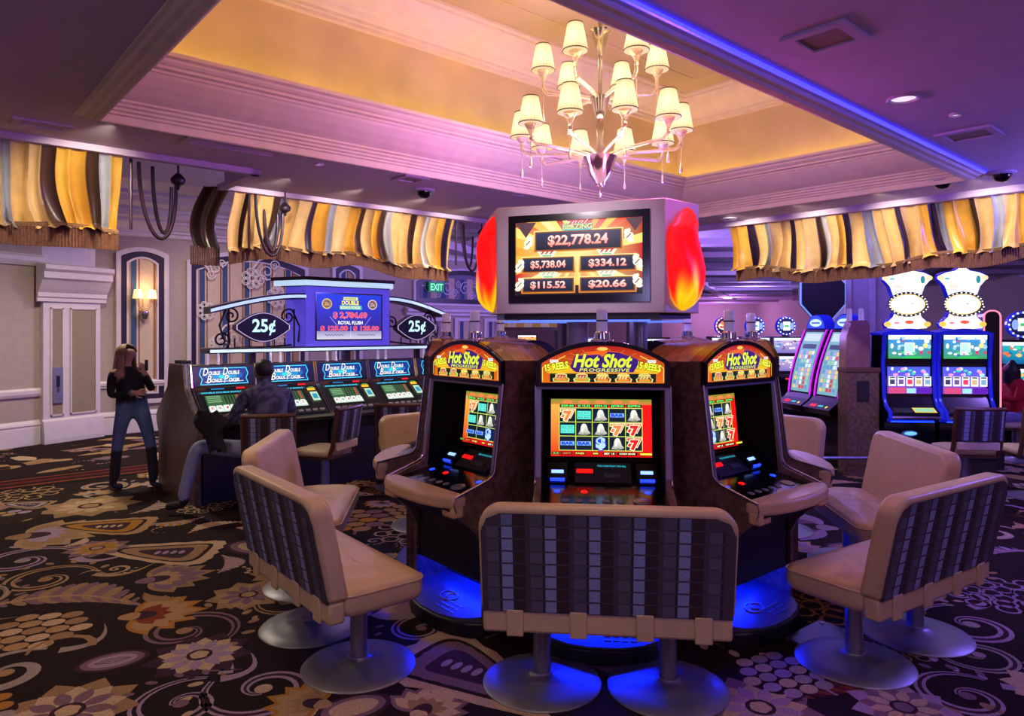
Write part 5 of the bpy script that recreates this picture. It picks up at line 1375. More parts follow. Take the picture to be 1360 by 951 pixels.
# ---------------- stools
def make_stool():
    t = empty('casino_chair', (0, 0, 0))
    MB().lathe([(.24, 0), (.24, .01), (.20, .02), (.06, .04), (.04, .06)], 28).build('base_disc', M_steelmatte, t, smooth=True)
    MB().lathe([(.05, .04), (.05, .42)], 18).build('post', M_steel, t, smooth=True)
    m = MB(); m.box(-.21, .21, -.20, .24, .415, .45); m.build('seat_frame', M_wood, t, bevel=.008)
    m = MB(); rcushion(m, -.225, .225, -.20, .26, .44, .50, .05, .025, .02, 2, .003); m.build('seat', M_leather2, t, smooth=True, sharp=80)
    def curve(u, z): x = (2 * u - 1); return -.22 - (z - .5) * .16 - .03 * (1 - x * x)
    for s in (-1, 1):
        m = MB(); m.tube([(s * .215, -.18, .42), (s * .218, curve(0, .55), .55), (s * .222, curve(0, .90), .90)], [.022, .022, .020], 8); m.build('stile', M_wood, t, smooth=True)
    m = MB()
    for (z, h) in ((.91, .018),): m.tube([(-.235 + .47 * i / 8, curve(i / 8, .91), .915) for i in range(9)], .02, 8)
    m.build('top_rail', M_wood, t, smooth=True)
    m = MB(); m.grid(lambda u, v: (-.215 + .43 * u, curve(u, .60 + .30 * v) + .03, .60 + .30 * v), 8, 4); m.build('back_pad', M_leather2, t, smooth=True)
    m = MB(); nx = 40
    seq = [PL_DK, PL_DK, PL_PU, PL_BL, PL_BL, PL_PU, PL_GR, PL_DK]
    for i in range(nx):
        for j in range(7):
            u0, u1 = i / nx, (i + 1) / nx; z0, z1 = .60 + .30 * j / 7 + .002, .60 + .30 * (j + 1) / 7 - .002
            c = seq[(i // 2) % 8]
            m.add([(-.215 + .43 * u0, curve(u0, z0) - .022, z0), (-.215 + .43 * u1, curve(u1, z0) - .022, z0), (-.215 + .43 * u1, curve(u1, z1) - .022, z1), (-.215 + .43 * u0, curve(u0, z1) - .022, z1)], [(0, 1, 2, 3)], c=c)
    m.build('woven_back', M_fabric, t)
    m = MB(); m.grid(lambda u, v: (-.215 + .43 * u, curve(u, .60 + .30 * v) - .018, .60 + .30 * v), 8, 4); m.build('back_board', M_dark, t, smooth=True)
    m = MB(); m.box(-.20, .20, -.265, -.225, .50, .585); m.build('lower_pad', M_leather2, t, bevel=.012)
    return t
st0 = make_stool()
def stool(x, y, rz, lab, i=[0]):
    t = st0 if i[0] == 0 else copy_tree(st0); i[0] += 1
    t.location = (x, y, 0); t.rotation_euler = (0, 0, rz); tag(t, lab, 'chair', 'striped casino chairs'); return t
q = pk(.27 + .20, -.50); stool(q.x, q.y, TH * .55 - .15, 'striped casino chair on which the man sits'); MAN = q
q = pk(1.12, -.42); stool(q.x - .06, q.y, RAD(72), 'striped casino chair turned sideways, right of the seated man')
q = pk(1.86, -.50); stool(q.x, q.y, RAD(10), 'striped casino chair in front of the fourth poker machine')
q = pk(2.65, -.50); stool(q.x, q.y, TH, 'dark casino chair hidden behind the left slot machine, at the poker row')
# ================================================================== RIGHT-HAND BACKGROUND
# column with burl wainscot
colm = struct(MB().box(4.70, 5.45, 9.9, 10.6, 0, 3.46).build('wall_column', mat('column_paint', (196, 184, 190), .6, var=.04)))
for (x0, x1) in ((4.70, 4.78), (5.05, 5.12), (5.37, 5.45)): MB().box(x0, x1, 9.86, 9.9, 0, 3.46).build('pilaster_strip', M_white, colm)
t = empty('foot_rail', (0, 0, 0), 0, 'polished metal rail in front of the burl wainscot', 'rail')
MB().tube([(3.30, 7.95, .235), (4.22, 7.95, .235)], .022, 10).build('tube', M_steel, t, smooth=True)
for x in (3.38, 4.14): MB().tube([(x, 7.95, .0), (x, 7.95, .235)], .018, 8).build('upright', M_steel, t)

# ---- machines with white chef-hat toppers
def make_topper():
    t = empty('topper_slot_machine', (0, 0, 0)); W2 = .28
    MB().box(-.29, .29, -.10, .5, 0, .26).build('stand', M_dark, t, bevel=.006); MB().box(-.295, .295, -.125, -.10, .245, .262).build('stand_edge', M_steel, t)
    prof = [(.0, .262), (.0, .62), (-.12, .67), (-.15, .71), (-.14, .75), (-.04, .80), (.02, .92), (.05, 1.3), (.04, 1.66), (.34, 1.66), (.40, .262)]
    m = MB(); m.prism(prof, 'x', -W2, W2); m.build('cabinet', M_blackgloss, t)
    for s in (-1, 1):
        m = MB(); m.tube([(s * W2, -.005, 1.66), (s * W2, .03, 1.3), (s * W2, .0, .92), (s * W2, -.055, .81), (s * W2, -.155, .76), (s * W2, -.165, .70), (s * W2, -.12, .66)], .022, 8); m.build('edge_trim', M_bluecab, t, smooth=True)
    m = MB(); m.tube([(-W2, -.15, .70), (W2, -.15, .70)], .02, 8); m.build('deck_trim', M_chrome, t, smooth=True)
    m = MB(); P = [(-W2 - .02, 1.63)] + [(-W2 - .02 + (2 * W2 + .04) * i / 12, 1.655 + .05 * math.sin(math.pi * i / 12)) for i in range(13)] + [(W2 + .02, 1.63)]
    m.prism(P, 'y', .0, .34); m.build('brow', M_bluecab, t)
    rr = random.Random(4)
    cv = Canvas((0, .030, 0), (1, 0, 0), Vector((0, -.02, 1)).normalized(), .0012)
    cv.o = Vector((0, .03, 0)); w = .235
    cv.rect(-w, 1.36, w, 1.63, lin(60, 130, 226), lin(60, 150, 90)); cv.rect(-w, 1.58, w, 1.63, lin(240, 250, 240)); cv.rect(-.05, 1.41, .05, 1.54, lin(170, 220, 245)); cv.frame(-.05, 1.41, .05, 1.54, .012, lin(240, 245, 250))
    for _ in range(26): cv.ell(rr.uniform(-w + .03, w - .03), rr.uniform(1.39, 1.60), rr.uniform(.012, .03), rr.uniform(.010, .03), lin(*rr.choice([(240, 245, 255), (150, 200, 250), (40, 90, 200), (90, 200, 120), (255, 220, 120), (200, 60, 90)])))
    cv.rect(-.10, 1.365, .12, 1.385, lin(40, 190, 80))
    cv.build('upper_screen', M_screen2, t)
    cv = Canvas((0, .022, 0), (1, 0, 0), (0, 0, 1), .0012)
    cv.rect(-w, .955, w, 1.265, lin(70, 90, 230), lin(120, 60, 170))
    for _ in range(18): cv.ell(rr.uniform(-w + .03, w - .03), rr.uniform(1.17, 1.25), rr.uniform(.012, .03), rr.uniform(.010, .02), lin(*rr.choice([(240, 245, 255), (150, 220, 250), (120, 60, 220), (60, 200, 160), (255, 150, 200)])))
    for i in range(5): x = -.19 + .095 * i; cv.rect(x - .04, 1.045, x + .04, 1.155, W_); cv.rect(x - .028, 1.065, x + .028, 1.12, lin(*[(60, 60, 90), (110, 80, 140), (220, 60, 90), (200, 170, 120), (120, 160, 200)][i])); cv.rect(x - .03, 1.135, x + .03, 1.15, lin(50, 50, 60))
    cv.rect(-w, .96, -.05, 1.03, lin(200, 70, 120)); cv.rect(-.04, .965, .06, 1.02, lin(150, 210, 250)); cv.rect(.07, .96, w, 1.03, lin(90, 30, 170))
    cv.build('lower_screen', M_screen2, t)
    dirp = Vector((0, .10, .13)).normalized()
    cv = Canvas((0, -.006, .83), (1, 0, 0), Vector((0, .06, .12)).normalized(), .0012)
    cv.rect(-.20, .03, -.10, .045, W_); cv.rect(-.09, .02, .0, .055, lin(255, 30, 80)); cv.rect(.03, .015, .11, .075, lin(30, 40, 120)); cv.rect(.12, .02, .21, .07, lin(20, 26, 80)); cv.build('readouts', M_screen, t)
    cv = Canvas((0, -.142, .752), (1, 0, 0), Vector((0, .10, .05)).normalized(), .0012)
    cv.rect(-.22, .01, .0, .10, lin(18, 20, 40)); cv.rect(.0, .005, .24, .105, lin(230, 200, 60)); cv.rect(.02, .02, .22, .09, lin(150, 210, 170)); cv.build('deck_glass', M_screen, t)
    MB().box(-.24, .24, -.07, -.055, .637, .645).build('under_deck_fill', mat('soft_blue_fill', (40, 60, 255), .4, emit=14.0, emit_rgb=(10, 30, 255)), t)  # glowing strip added to tint belly, stand and chair blue
    cv = Canvas((0, -.002, .50), (1, 0, 0), (0, 0, 1), .0012); cv.ell(0, 0, .09, .035, lin(30, 60, 140)); cv.ell(0.01, 0, .07, .022, lin(120, 200, 230)); cv.build('belly_emblem', M_screen, t)
    # topper
    tp = MB(); half = [(.13, 1.70), (.26, 1.71), (.285, 1.76), (.24, 1.80), (.19, 1.84), (.165, 1.90), (.16, 2.02), (.19, 2.10), (.23, 2.20), (.30, 2.27), (.295, 2.33), (.22, 2.36), (.10, 2.38), (.05, 2.41)]
    half = [(x * .88, z) for x, z in half]; P = half + [(-x, z) for x, z in half[::-1]]
    tp.prism(P, 'y', .06, .14); tpo = tp.build('topper', M_bluecab, t)
    cv = Canvas((0, .058, 0), (1, 0, 0), (0, 0, 1), .0012)
    PP = [(x * .95, 1.705 + (z - 1.705) * .985) for x, z in P]
    cv.poly(PP, lin(255, 252, 246), lin(250, 240, 226))
    for (x, z, r1, r2, c) in ((-.24, 2.29, .04, .03, lin(250, 214, 170)), (.24, 2.29, .04, .03, lin(250, 214, 170)), (-.22, 1.755, .04, .03, lin(250, 190, 80)), (.22, 1.755, .04, .03, lin(250, 190, 80)), (.17, 2.27, .025, .045, lin(40, 130, 150)), (-.17, 2.28, .03, .012, lin(90, 180, 190)), (-.10, 2.19, .05, .02, lin(240, 210, 200)), (.02, 1.78, .05, .02, lin(230, 80, 60)), (-.12, 1.77, .03, .012, lin(220, 120, 160)), (.09, 1.88, .015, .03, lin(240, 150, 150)), (-.1, 1.87, .012, .03, lin(240, 170, 120))): cv.ell(x, z, r1, r2, c)
    N = 36
    cv.ell(0, 1.985, .225, .145, lin(20, 22, 46), 36); cv.ell(0, 1.985, .195, .118, lin(250, 200, 90), 36); cv.ell(0, 1.985, .185, .11, lin(255, 252, 246), 36)
    cv.line([(-.09 + .02 * i, 1.95 + .008 * math.sin(i * 2.1)) for i in range(11)], .005, lin(230, 150, 160)); cv.rect(.03, 1.985, .06, 1.993, lin(120, 90, 110))
    for i in range(26): a = 2 * math.pi * i / 26; cv.ell(.21 * math.cos(a), 1.985 + .131 * math.sin(a), .010, .009, W_, 8)
    cv.build('topper_glass', mat('lit_topper', attr=True, rough=.3, emit=1.35), tpo)
    return t
tp0 = make_topper()
for i, (x, y, lab) in enumerate([(4.57, 8.05, 'slot machine with glowing white hourglass topper, left one of two'), (5.175, 7.995, 'slot machine with glowing white hourglass topper, right one of two')]):
    t = tp0 if i == 0 else copy_tree(tp0); t.location = (x, y, 0); t.rotation_euler = (0, 0, RAD(-5)); tag(t, lab, 'slot machine', 'white-topped slot machines')
stool(4.62, 7.15, RAD(-6), 'striped casino chair in front of the white-topped machines')
stool(5.26, 7.10, RAD(-6), 'blue-lit casino chair at the right photo edge')

# ---- tall black slab with pink neon edge
t = empty('neon_cabinet', (5.76, 8.40, 0), RAD(-20), 'tall black cabinet with pink neon edge right of the white-topped machines', 'slot machine')
def rrect(w, z0, z1, r, n=6):
    P = []
    for (cx, cz, a0) in ((w - r, z1 - r, 0), (-w + r, z1 - r, 90), (-w + r, z0 + r, 180), (w - r, z0 + r, 270)):
        for k in range(n + 1): a = RAD(a0 + 90 * k / n); P.append((cx + r * math.cos(a), cz + r * math.sin(a)))
    return P
MB().prism(rrect(.085, .70, 1.92, .075), 'y', 0, .5).build('cabinet', M_blackgloss, t)
MB().box(-.10, .14, .05, .5, 0, .72).build('stand', M_dark, t)
MB().tube([(x, -.006, z) for x, z in rrect(.085, .70, 1.92, .075)], .010, 6, closed=True).build('neon_edge', M_pinkneon, t, smooth=True)
cv = Canvas((-.087, .25, 0), (0, -1, 0), (0, 0, 1), .001); cv.rect(-.2, .85, .2, 1.8, lin(20, 40, 200)); cv.build('side_glow', M_screen, t)

# ---- machine with underwater screens at the right edge
def make_bgslot(name, kind):
    t = empty(name, (0, 0, 0)); W2 = .30
    m = MB(); m.prism([(.05, 0), (.05, .60), (-.14, .68), (-.15, .74), (0, .82), (.06, 1.55), (.40, 1.55), (.45, 0)], 'x', -W2, W2); m.build('cabinet', M_blackgloss, t)
    rr = random.Random(len(kind) + 2)
    up = Vector((0, .06, .73)).normalized()
    cv = Canvas((0, -.002, .82), (1, 0, 0), up, .0015)
    if kind == 'sea': a, b, pal = lin(40, 190, 200), lin(10, 90, 150), [(255, 200, 120), (240, 120, 60), (60, 220, 160), (230, 250, 255), (20, 110, 190)]
    elif kind == 'blue': a, b, pal = lin(206, 180, 210), lin(120, 110, 190), [(250, 240, 255), (90, 60, 140), (60, 150, 220), (220, 210, 230)]
    else: a, b, pal = lin(255, 196, 70), lin(220, 90, 30), [(255, 240, 190), (220, 40, 30), (60, 120, 220), (255, 220, 90)]
    for (z0, z1) in ((.40, .70), (.04, .33)):
        cv.rect(-.26, z0, .26, z1, a, b)
        for _ in range(16): cv.ell(rr.uniform(-.22, .22), rr.uniform(z0 + .04, z1 - .04), rr.uniform(.015, .05), rr.uniform(.012, .03), lin(*rr.choice(pal)), 10)
        cv.rect(-.26, z1 - .05, .26, z1, lin(235, 245, 255))
    cv.build('screens', M_screen, t)
    m = MB(); m.box(-.20, .20, -.13, .02, .74, .80); m.build('button_deck', M_dark, t)
    cv = Canvas((0, -.152, .70), (1, 0, 0), (0, 0, 1), .001); cv.rect(-.1, 0, .0, .03, lin(255, 40, 60)); cv.rect(.02, 0, .14, .03, lin(60, 80, 255)); cv.build('readouts', M_screen, t)
    if kind != 'flat':
        tpo = MB().prism([(.19 * math.cos(2 * math.pi * i / 28), 1.76 + .19 * math.sin(2 * math.pi * i / 28)) for i in range(28)], 'y', .10, .20).build('topper', M_bluecab, t)
        MB().box(-.05, .05, .10, .2, 1.55, 1.60).build('topper_neck', M_dark, tpo)
        cv = Canvas((0, .098, 1.76), (1, 0, 0), (0, 0, 1), .0015)
        c = lin(220, 110, 60) if kind == 'orange' else lin(40, 60, 200)
        cv.ell(0, 0, .18, .18, c, 28); cv.ell(0, 0, .155, .155, lin(12, 16, 60), 28)
        for i in range(16): q = 2 * math.pi * i / 16; cv.ell(.168 * math.cos(q), .168 * math.sin(q), .014, .014, W_, 8)
        if kind == 'orange': cv.ell(0, 0, .13, .08, lin(255, 226, 190)); cv.ell(0, .06, .09, .05, lin(240, 120, 70)); cv.rect(-.1, -.04, .1, .0, lin(200, 60, 40))
        else: cv.rect(-.07, -.09, .07, .09, lin(226, 236, 255)); cv.rect(-.04, -.02, .04, .02, lin(60, 180, 90)); cv.ell(-.1, 0, .04, .07, lin(130, 160, 255)); cv.ell(.1, 0, .04, .07, lin(130, 160, 255))
        cv.build('topper_glass', M_screen2, tpo)
    return t
bs = {k: make_bgslot('background_slot_machine', k) for k in ('sea', 'blue', 'orange', 'flat')}
def bput(k, px, d, rz, lab, cp=True, grp=None):
    t = copy_tree(bs[k]) if cp else bs[k]
    t.location = ((px - 680) / 930 * d, d, 0); t.rotation_euler = (0, 0, RAD(rz)); tag(t, lab, 'slot machine', grp)
bput('sea', 1362, 9.6, -20, 'slot machine with turquoise underwater screens at the right photo edge', False)
bput('orange', 964, 14.0, -3, 'background slot machine with round orange topper', False)
bput('blue', 1005, 14.0, -3, 'background slot machine with round blue topper, left one', False, 'blue round-topped slot machines'); bput('blue', 1046.5, 14.0, -3, 'background slot machine with round blue topper, right one', True, 'blue round-topped slot machines')
bput('flat', 775, 13.0, -4, 'far slot machine with yellow screens left of the centre candle light', False, 'far yellow slot machines'); bput('flat', 868, 12.6, -8, 'far slot machine with yellow screens right of the centre candle light', True, 'far yellow slot machines')
bput('flat', 700, 20, 0, 'tiny far slot machine in the passage left of the sign post', True, 'far yellow slot machines')

# ---- two machines with tall curved screens
def make_tall():
    t = empty('curved_slot_machine', (0, 0, 0)); W2 = .27
    cur = lambda z: .02 + .30 * ((z - .85) / .95) ** 1.6 if z > .85 else .02
    prof = [(.05, 0), (.05, .60), (-.12, .66), (-.14, .72), (-.03, .80)] + [(cur(z), z) for z in (.86, 1.0, 1.15, 1.3, 1.45, 1.6, 1.7)] + [(.40, 1.70), (.38, 0)]
    m = MB(); m.prism(prof, 'x', -W2, W2); m.build('cabinet', M_blackgloss, t)
    rr = random.Random(9); m = MB()
    def strip(x0, x1, z0, z1, c, off):
        n = 4
        for i in range(n):
            za, zb = z0 + (z1 - z0) * i / n, z0 + (z1 - z0) * (i + 1) / n
            m.add([(x0, cur(za) - off, za), (x1, cur(za) - off, za), (x1, cur(zb) - off, zb), (x0, cur(zb) - off, zb)], [(0, 1, 2, 3)], c=c)
    strip(-.20, .20, .88, 1.66, lin(120, 170, 190), .004); strip(-.17, .17, 1.54, 1.64, lin(196, 214, 226), .006); strip(-.15, .15, 1.44, 1.50, lin(60, 70, 110), .006)
    for r_ in range(9):
        for c_ in range(5):
            z = .92 + .056 * r_; x = -.155 + .065 * c_; strip(x, x + .05, z, z + .045, lin(*rr.choice([(226, 240, 250), (90, 150, 200), (206, 70, 80), (240, 200, 120), (150, 200, 170), (180, 160, 220)])), .008)
    m.build('curved_screen', M_screen, t)
    for s in (-1, 1):
        MB().tube([(s * .24, cur(z) - .012, z) for z in (.86, 1.0, 1.15, 1.3, 1.45, 1.6, 1.69)], .010, 6).build('purple_edge_light', mat('purple_neon', (200, 40, 220), .4, emit=1.3, emit_rgb=(190, 30, 220)), t, smooth=True)
    P = [(.21 * math.cos(math.pi * i / 14), 1.70 + .19 * math.sin(math.pi * i / 14)) for i in range(15)]
    tpo = MB().prism(P, 'y', .26, .40).build('topper', M_bluecab, t)
    cv = Canvas((0, .258, 0), (1, 0, 0), (0, 0, 1), .0015); cv.poly([(x * .9, 1.71 + (z - 1.70) * .88) for x, z in P], lin(40, 70, 220)); cv.ell(0, 1.78, .13, .05, lin(190, 220, 255)); cv.rect(-.09, 1.77, .09, 1.79, lin(60, 80, 200)); cv.build('topper_glass', M_screen2, tpo)
    cv = Canvas((0, -.135, .73), (1, 0, 0), Vector((0, .1, .06)).normalized(), .001); cv.rect(-.16, .02, -.04, .07, lin(255, 30, 50)); cv.rect(.0, .03, .1, .06, lin(40, 190, 190)); cv.ell(.17, .04, .02, .02, lin(250, 220, 40)); cv.build('readouts', M_screen, t)
    return t
tl = make_tall()
for i, (px, d, lab) in enumerate([(1060, 9.25, 'slot machine with tall curved purple-edged screen, left one'), (1096, 8.66, 'slot machine with tall curved purple-edged screen, right one')]):
    t = tl if i == 0 else copy_tree(tl); t.location = ((px - 680) / 930 * d, d, 0); t.rotation_euler = (0, 0, RAD(-80)); tag(t, lab, 'slot machine', 'tall curved-screen slot machines')
t = empty('side_cabinet', (3.87, 8.10, 0), RAD(0), 'burl end cabinet with glossy rosy upper panel beside the tall curved-screen machines', 'cabinet')
MB().box(.0, .38, 0, .22, 0, 1.22).build('lower_body', M_burl, t, bevel=.006)
MB().box(-.01, .39, -.012, .22, 1.20, 1.25).build('ledge', M_wood, t, bevel=.004)
MB().prism([(.0, 1.25), (.28, 1.25), (.28, 1.74), (.25, 1.80), (.08, 1.80), (.01, 1.62)], 'y', .02, .20).build('upper_panel', mat('rosy_gloss', (150, 104, 120), .18, metal=.3, var=.3, scale=3), t, bevel=.006)
MB().box(.12, .26, -.008, 0, .86, 1.10).build('access_plate', M_dark, t)
for x in (.08, .22): MB().lathe([(.04, 1.79), (.03, 1.81), (.028, 1.93), (.02, 1.94)], 14, (x, .10, 0)).build('candle', MATS['frosted_lens'], t, smooth=True)
# octagonal sign
t = empty('octagon_sign', (4.25, 9.55, 2.18), RAD(8), 'dark octagonal hanging sign with pale blue rim beside the column', 'sign')
oc = [(.34 * math.cos(RAD(22.5 + 45 * k)), .36 * math.sin(RAD(22.5 + 45 * k))) for k in range(8)]
MB().prism(oc, 'y', 0, .09).build('panel', mat('sign_black', (18, 16, 20), .5), t)
MB().tube([(x * 1.03, .02, z * 1.03) for x, z in oc], .012, 6, closed=True).build('rim_light', mat('pale_rim', (150, 190, 255), .4, emit=.7, emit_rgb=(130, 170, 255)), t)
MB().tube([(0, .05, .3), (0, .05, 1.28)], .015, 8).build('hanger', M_iron, t)
# passage behind the sign: dark columns, gold canopy and a balcony far right
for (x, y, w) in ((.12, 13.0, .16), (.62, 11.5, .14)):
    pass
pc = struct(MB().box(.86, 1.30, 12.0, 12.4, 0, 3.46).build('wall_passage', M_dark))
pc = struct(MB().box(2.35, 3.0, 14.0, 14.4, 0, 3.46).build('wall_passage', M_dark))
t = empty('canopy', (-.05, 19.0, 0), 0, 'far gold and cream striped canopy seen below the sign box', 'canopy')
for k in range(8):
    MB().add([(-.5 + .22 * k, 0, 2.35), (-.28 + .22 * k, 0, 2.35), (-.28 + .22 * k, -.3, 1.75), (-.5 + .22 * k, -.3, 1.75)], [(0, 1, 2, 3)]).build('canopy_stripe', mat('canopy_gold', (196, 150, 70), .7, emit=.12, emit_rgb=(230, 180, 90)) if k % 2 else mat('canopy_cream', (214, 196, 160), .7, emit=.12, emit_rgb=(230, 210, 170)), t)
MB().box(-.6, 1.3, -.32, -.28, 1.66, 1.75).build('canopy_edge', M_wood, t)
for x in (-.55, 1.25): MB().box(x - .04, x + .04, -.06, .02, 0, 2.35).build('canopy_post', M_dark, t)
t = empty('balcony', (15.4, 20.0, 0), RAD(60), 'far purple balcony with balusters at the upper right', 'balcony')
MB().box(-5, 5, -.2, .2, 2.95, 3.15).build('floor_slab', M_wall, t); MB().tube([(-5 + i, .1 * math.sin(i), 3.95) for i in range(11)], .06, 8).build('handrail', M_iron, t)
for k in range(40): MB().lathe([(.04, 3.15), (.06, 3.35), (.03, 3.6), (.05, 3.9)], 8, (-4.9 + .25 * k, 0, 0)).build('baluster', M_wall, t)
# ================================================================== PEOPLE
def figure(name, nodes, bones, root, label, parts_col, loc, rz=0, scale=1.0, plaidshirt=None, jeanline=-1):
    """one continuous skinned body; bones: (a, b, colour key)"""
    ids = {k: i for i, k in enumerate(nodes)}
    me = bpy.data.meshes.new('skin_source'); me.from_pydata([Vector(n[0]) for n in nodes.values()], [(ids[a], ids[b]) for a, b, _ in bones], [])
    o = bpy.data.objects.new('skin_source', me); col.objects.link(o)
    o.modifiers.new('skin', 'SKIN'); s = o.modifiers.new('sub', 'SUBSURF'); s.levels = 2; s.render_levels = 2
    for k, n in nodes.items():
        sv = me.skin_vertices[0].data[ids[k]]
        r = n[1]; sv.radius = (r, r) if not isinstance(r, tuple) else r
        sv.use_root = (k == root)
    dg = bpy.context.evaluated_depsgraph_get()
    new = bpy.data.meshes.new_from_object(o.evaluated_get(dg))
    bpy.data.objects.remove(o); bpy.data.meshes.remove(me)
    new.name = name
    at = new.color_attributes.get('Col') or new.color_attributes.new('Col', 'FLOAT_COLOR', 'POINT')
    segs = [(Vector(nodes[a][0]), Vector(nodes[b][0]), c, nodes[a][1], nodes[b][1]) for a, b, c in bones]
    def rad(r): return r[0] if isinstance(r, tuple) else r
    for i, v in enumerate(new.vertices):
        best = None
        for a, b, c, ra, rb in segs:
            d = b - a; t = max(0, min(1, (v.co - a).dot(d) / max(d.length_squared, 1e-9)))
            dist = (v.co - (a + d * t)).length - (rad(ra) * (1 - t) + rad(rb) * t)
            if best is None or dist < best[0]: best = (dist, c)
        key = best[1]
        if key == 'top' and v.co.z < jeanline: key = 'jean'
        cc = parts_col[key]
        if best[1] == 'shirt' and plaidshirt:
            k = (int((v.co.x + 3) / .035) + int((v.co.z + 3) / .035)) % 2
            cc = plaidshirt[k]
        at.data[i].color = cc
    new.materials.clear(); new.materials.append(M_cloth)
    new.polygons.foreach_set('use_smooth', [True] * len(new.polygons))
    ob = bpy.data.objects.new(name, new); col.objects.link(ob); ob.location = loc; ob.rotation_euler = (0, 0, rz); ob.scale = (scale,) * 3
    tag(ob, label, 'person'); return ob
def hand(nodes, bones, wrist, base, d, side, up, key, c='skin', curl=.5):
    """palm and five tapered fingers that leave a wrist node"""
    d, side, up = Vector(d).normalized(), Vector(side).normalized(), Vector(up).normalized(); b = Vector(base)
    nodes[key + 'palm'] = (b + d * .05, (.024, .020)); bones.append((wrist, key + 'palm', c))
    for i, (s, l) in enumerate(((-.027, .062), (-.009, .074), (.009, .070), (.026, .054))):
        k0, k1, k2 = key + 'k%d' % i, key + 'm%d' % i, key + 't%d' % i
        nodes[k0] = (b + d * .085 + side * s, .0095); nodes[k1] = (b + d * (.085 + l * .55) + side * s * 1.1 - up * l * .25 * curl, .0085); nodes[k2] = (b + d * (.085 + l * (.95 - .3 * curl)) + side * s * 1.1 - up * l * .8 * curl, .007)
        bones += [(key + 'palm', k0, c), (k0, k1, c), (k1, k2, c)]
    nodes[key + 'th'] = (b + d * .055 - side * .045 - up * .01, .010); nodes[key + 'tt'] = (b + d * .095 - side * .055 - up * .025, .008)
    bones += [(key + 'palm', key + 'th', c), (key + 'th', key + 'tt', c)]

# ---- standing woman (faces right, arms drawn up)
N = {'pelvis': ((-.02, 0, .87), (.135, .115)), 'waist': ((-.05, 0, 1.0), (.115, .095)), 'chest': ((-.075, 0, 1.17), (.135, .105)), 'neckb': ((-.095, 0, 1.285), .055), 'neck': ((-.095, 0, 1.345), .045),
     'head': ((-.09, 0, 1.43), (.075, .088)), 'crown': ((-.085, 0, 1.50), (.06, .07)), 'nose': ((.002, 0, 1.415), .014), 'chin': ((-.045, 0, 1.36), .030),
     'hipL': ((-.06, -.085, .82), .085), 'kneeL': ((-.125, -.10, .43), .058), 'ankL': ((-.16, -.10, .11), .055), 'heelL': ((-.19, -.10, .035), .032), 'toeL': ((-.04, -.11, .028), .028),
     'hipR': ((.03, .085, .82), .085), 'kneeR': ((.14, .09, .44), .058), 'ankR': ((.19, .08, .12), .055), 'heelR': ((.165, .08, .04), .032), 'toeR': ((.31, .06, .028), .028),
     'shL': ((-.13, -.155, 1.24), .052), 'elL': ((-.10, -.20, 1.00), .043), 'wrL': ((.12, -.13, 1.03), .028), 'shR': ((-.03, .14, 1.24), .052), 'elR': ((.06, .19, 1.03), .042), 'wrR': ((.08, .07, 1.20), .028)}
B = [('pelvis', 'waist', 'top'), ('waist', 'chest', 'top'), ('chest', 'neckb', 'top'), ('neckb', 'neck', 'skin'), ('neck', 'head', 'skin'), ('head', 'crown', 'skin'), ('head', 'nose', 'skin'), ('head', 'chin', 'skin'),
     ('pelvis', 'hipL', 'jean'), ('hipL', 'kneeL', 'jean'), ('kneeL', 'ankL', 'boot'), ('ankL', 'heelL', 'boot'), ('heelL', 'toeL', 'boot'), ('pelvis', 'hipR', 'jean'), ('hipR', 'kneeR', 'jean'), ('kneeR', 'ankR', 'boot'), ('ankR', 'heelR', 'boot'), ('heelR', 'toeR', 'boot'),
     ('chest', 'shL', 'skin'), ('shL', 'elL', 'top'), ('elL', 'wrL', 'top'), ('chest', 'shR', 'top'), ('shR', 'elR', 'top'), ('elR', 'wrR', 'top')]
hand(N, B, 'wrL', (.12, -.13, 1.03), (1, .2, .1), (0, .3, 1), (0, -1, .3), 'L'); hand(N, B, 'wrR', (.08, .07, 1.20), (-.1, -.2, 1), (0, 1, .2), (1, 0, 0), 'R')
woman = figure('person', N, B, 'pelvis', 'blond person standing in black off-shoulder top, jeans and black boots', {'top': lin(18, 16, 22), 'skin': lin(176, 130, 112), 'jean': lin(84, 104, 146), 'boot': lin(34, 36, 48)}, (-4.05, 7.5, 0), RAD(-18), 1.0, None, .90)
m = MB()
def hair(u, v):
    a = -math.pi * .30 + math.pi * 1.60 * u + math.pi * .5 + math.pi * .2
    a = math.pi * (.28 + 1.44 * u)
    r = .098 * math.sin(math.pi * min(.5, v * .9)) if v < .55 else .098 + .012 * math.sin(v * 9)
    z = 1.525 - .05 * (1 - math.cos(min(1, v / .55) * math.pi / 2)) * 1.6 if v < .55 else 1.445 - (v - .55) * .62
    return (-.10 + r * math.cos(a) * 1.02 - (.02 if v > .55 else 0), r * math.sin(a) * .92, z + .006 * math.sin(u * 40))
m.grid(hair, 30, 18); ho = m.build('hair', M_blond, woman, smooth=True, sharp=80)
ho.modifiers.new('solid', 'SOLIDIFY').thickness = .012
MB().box(.10, .135, .045, .06, 1.255, 1.37).build('phone', M_blackgloss, woman, bevel=.003)
MB().lathe([(.034, -.012), (.036, 0), (.034, .012)], 14).build('watch', M_steel, woman, smooth=True, loc=(.11, -.132, 1.03), rot=(0, RAD(85), 0))

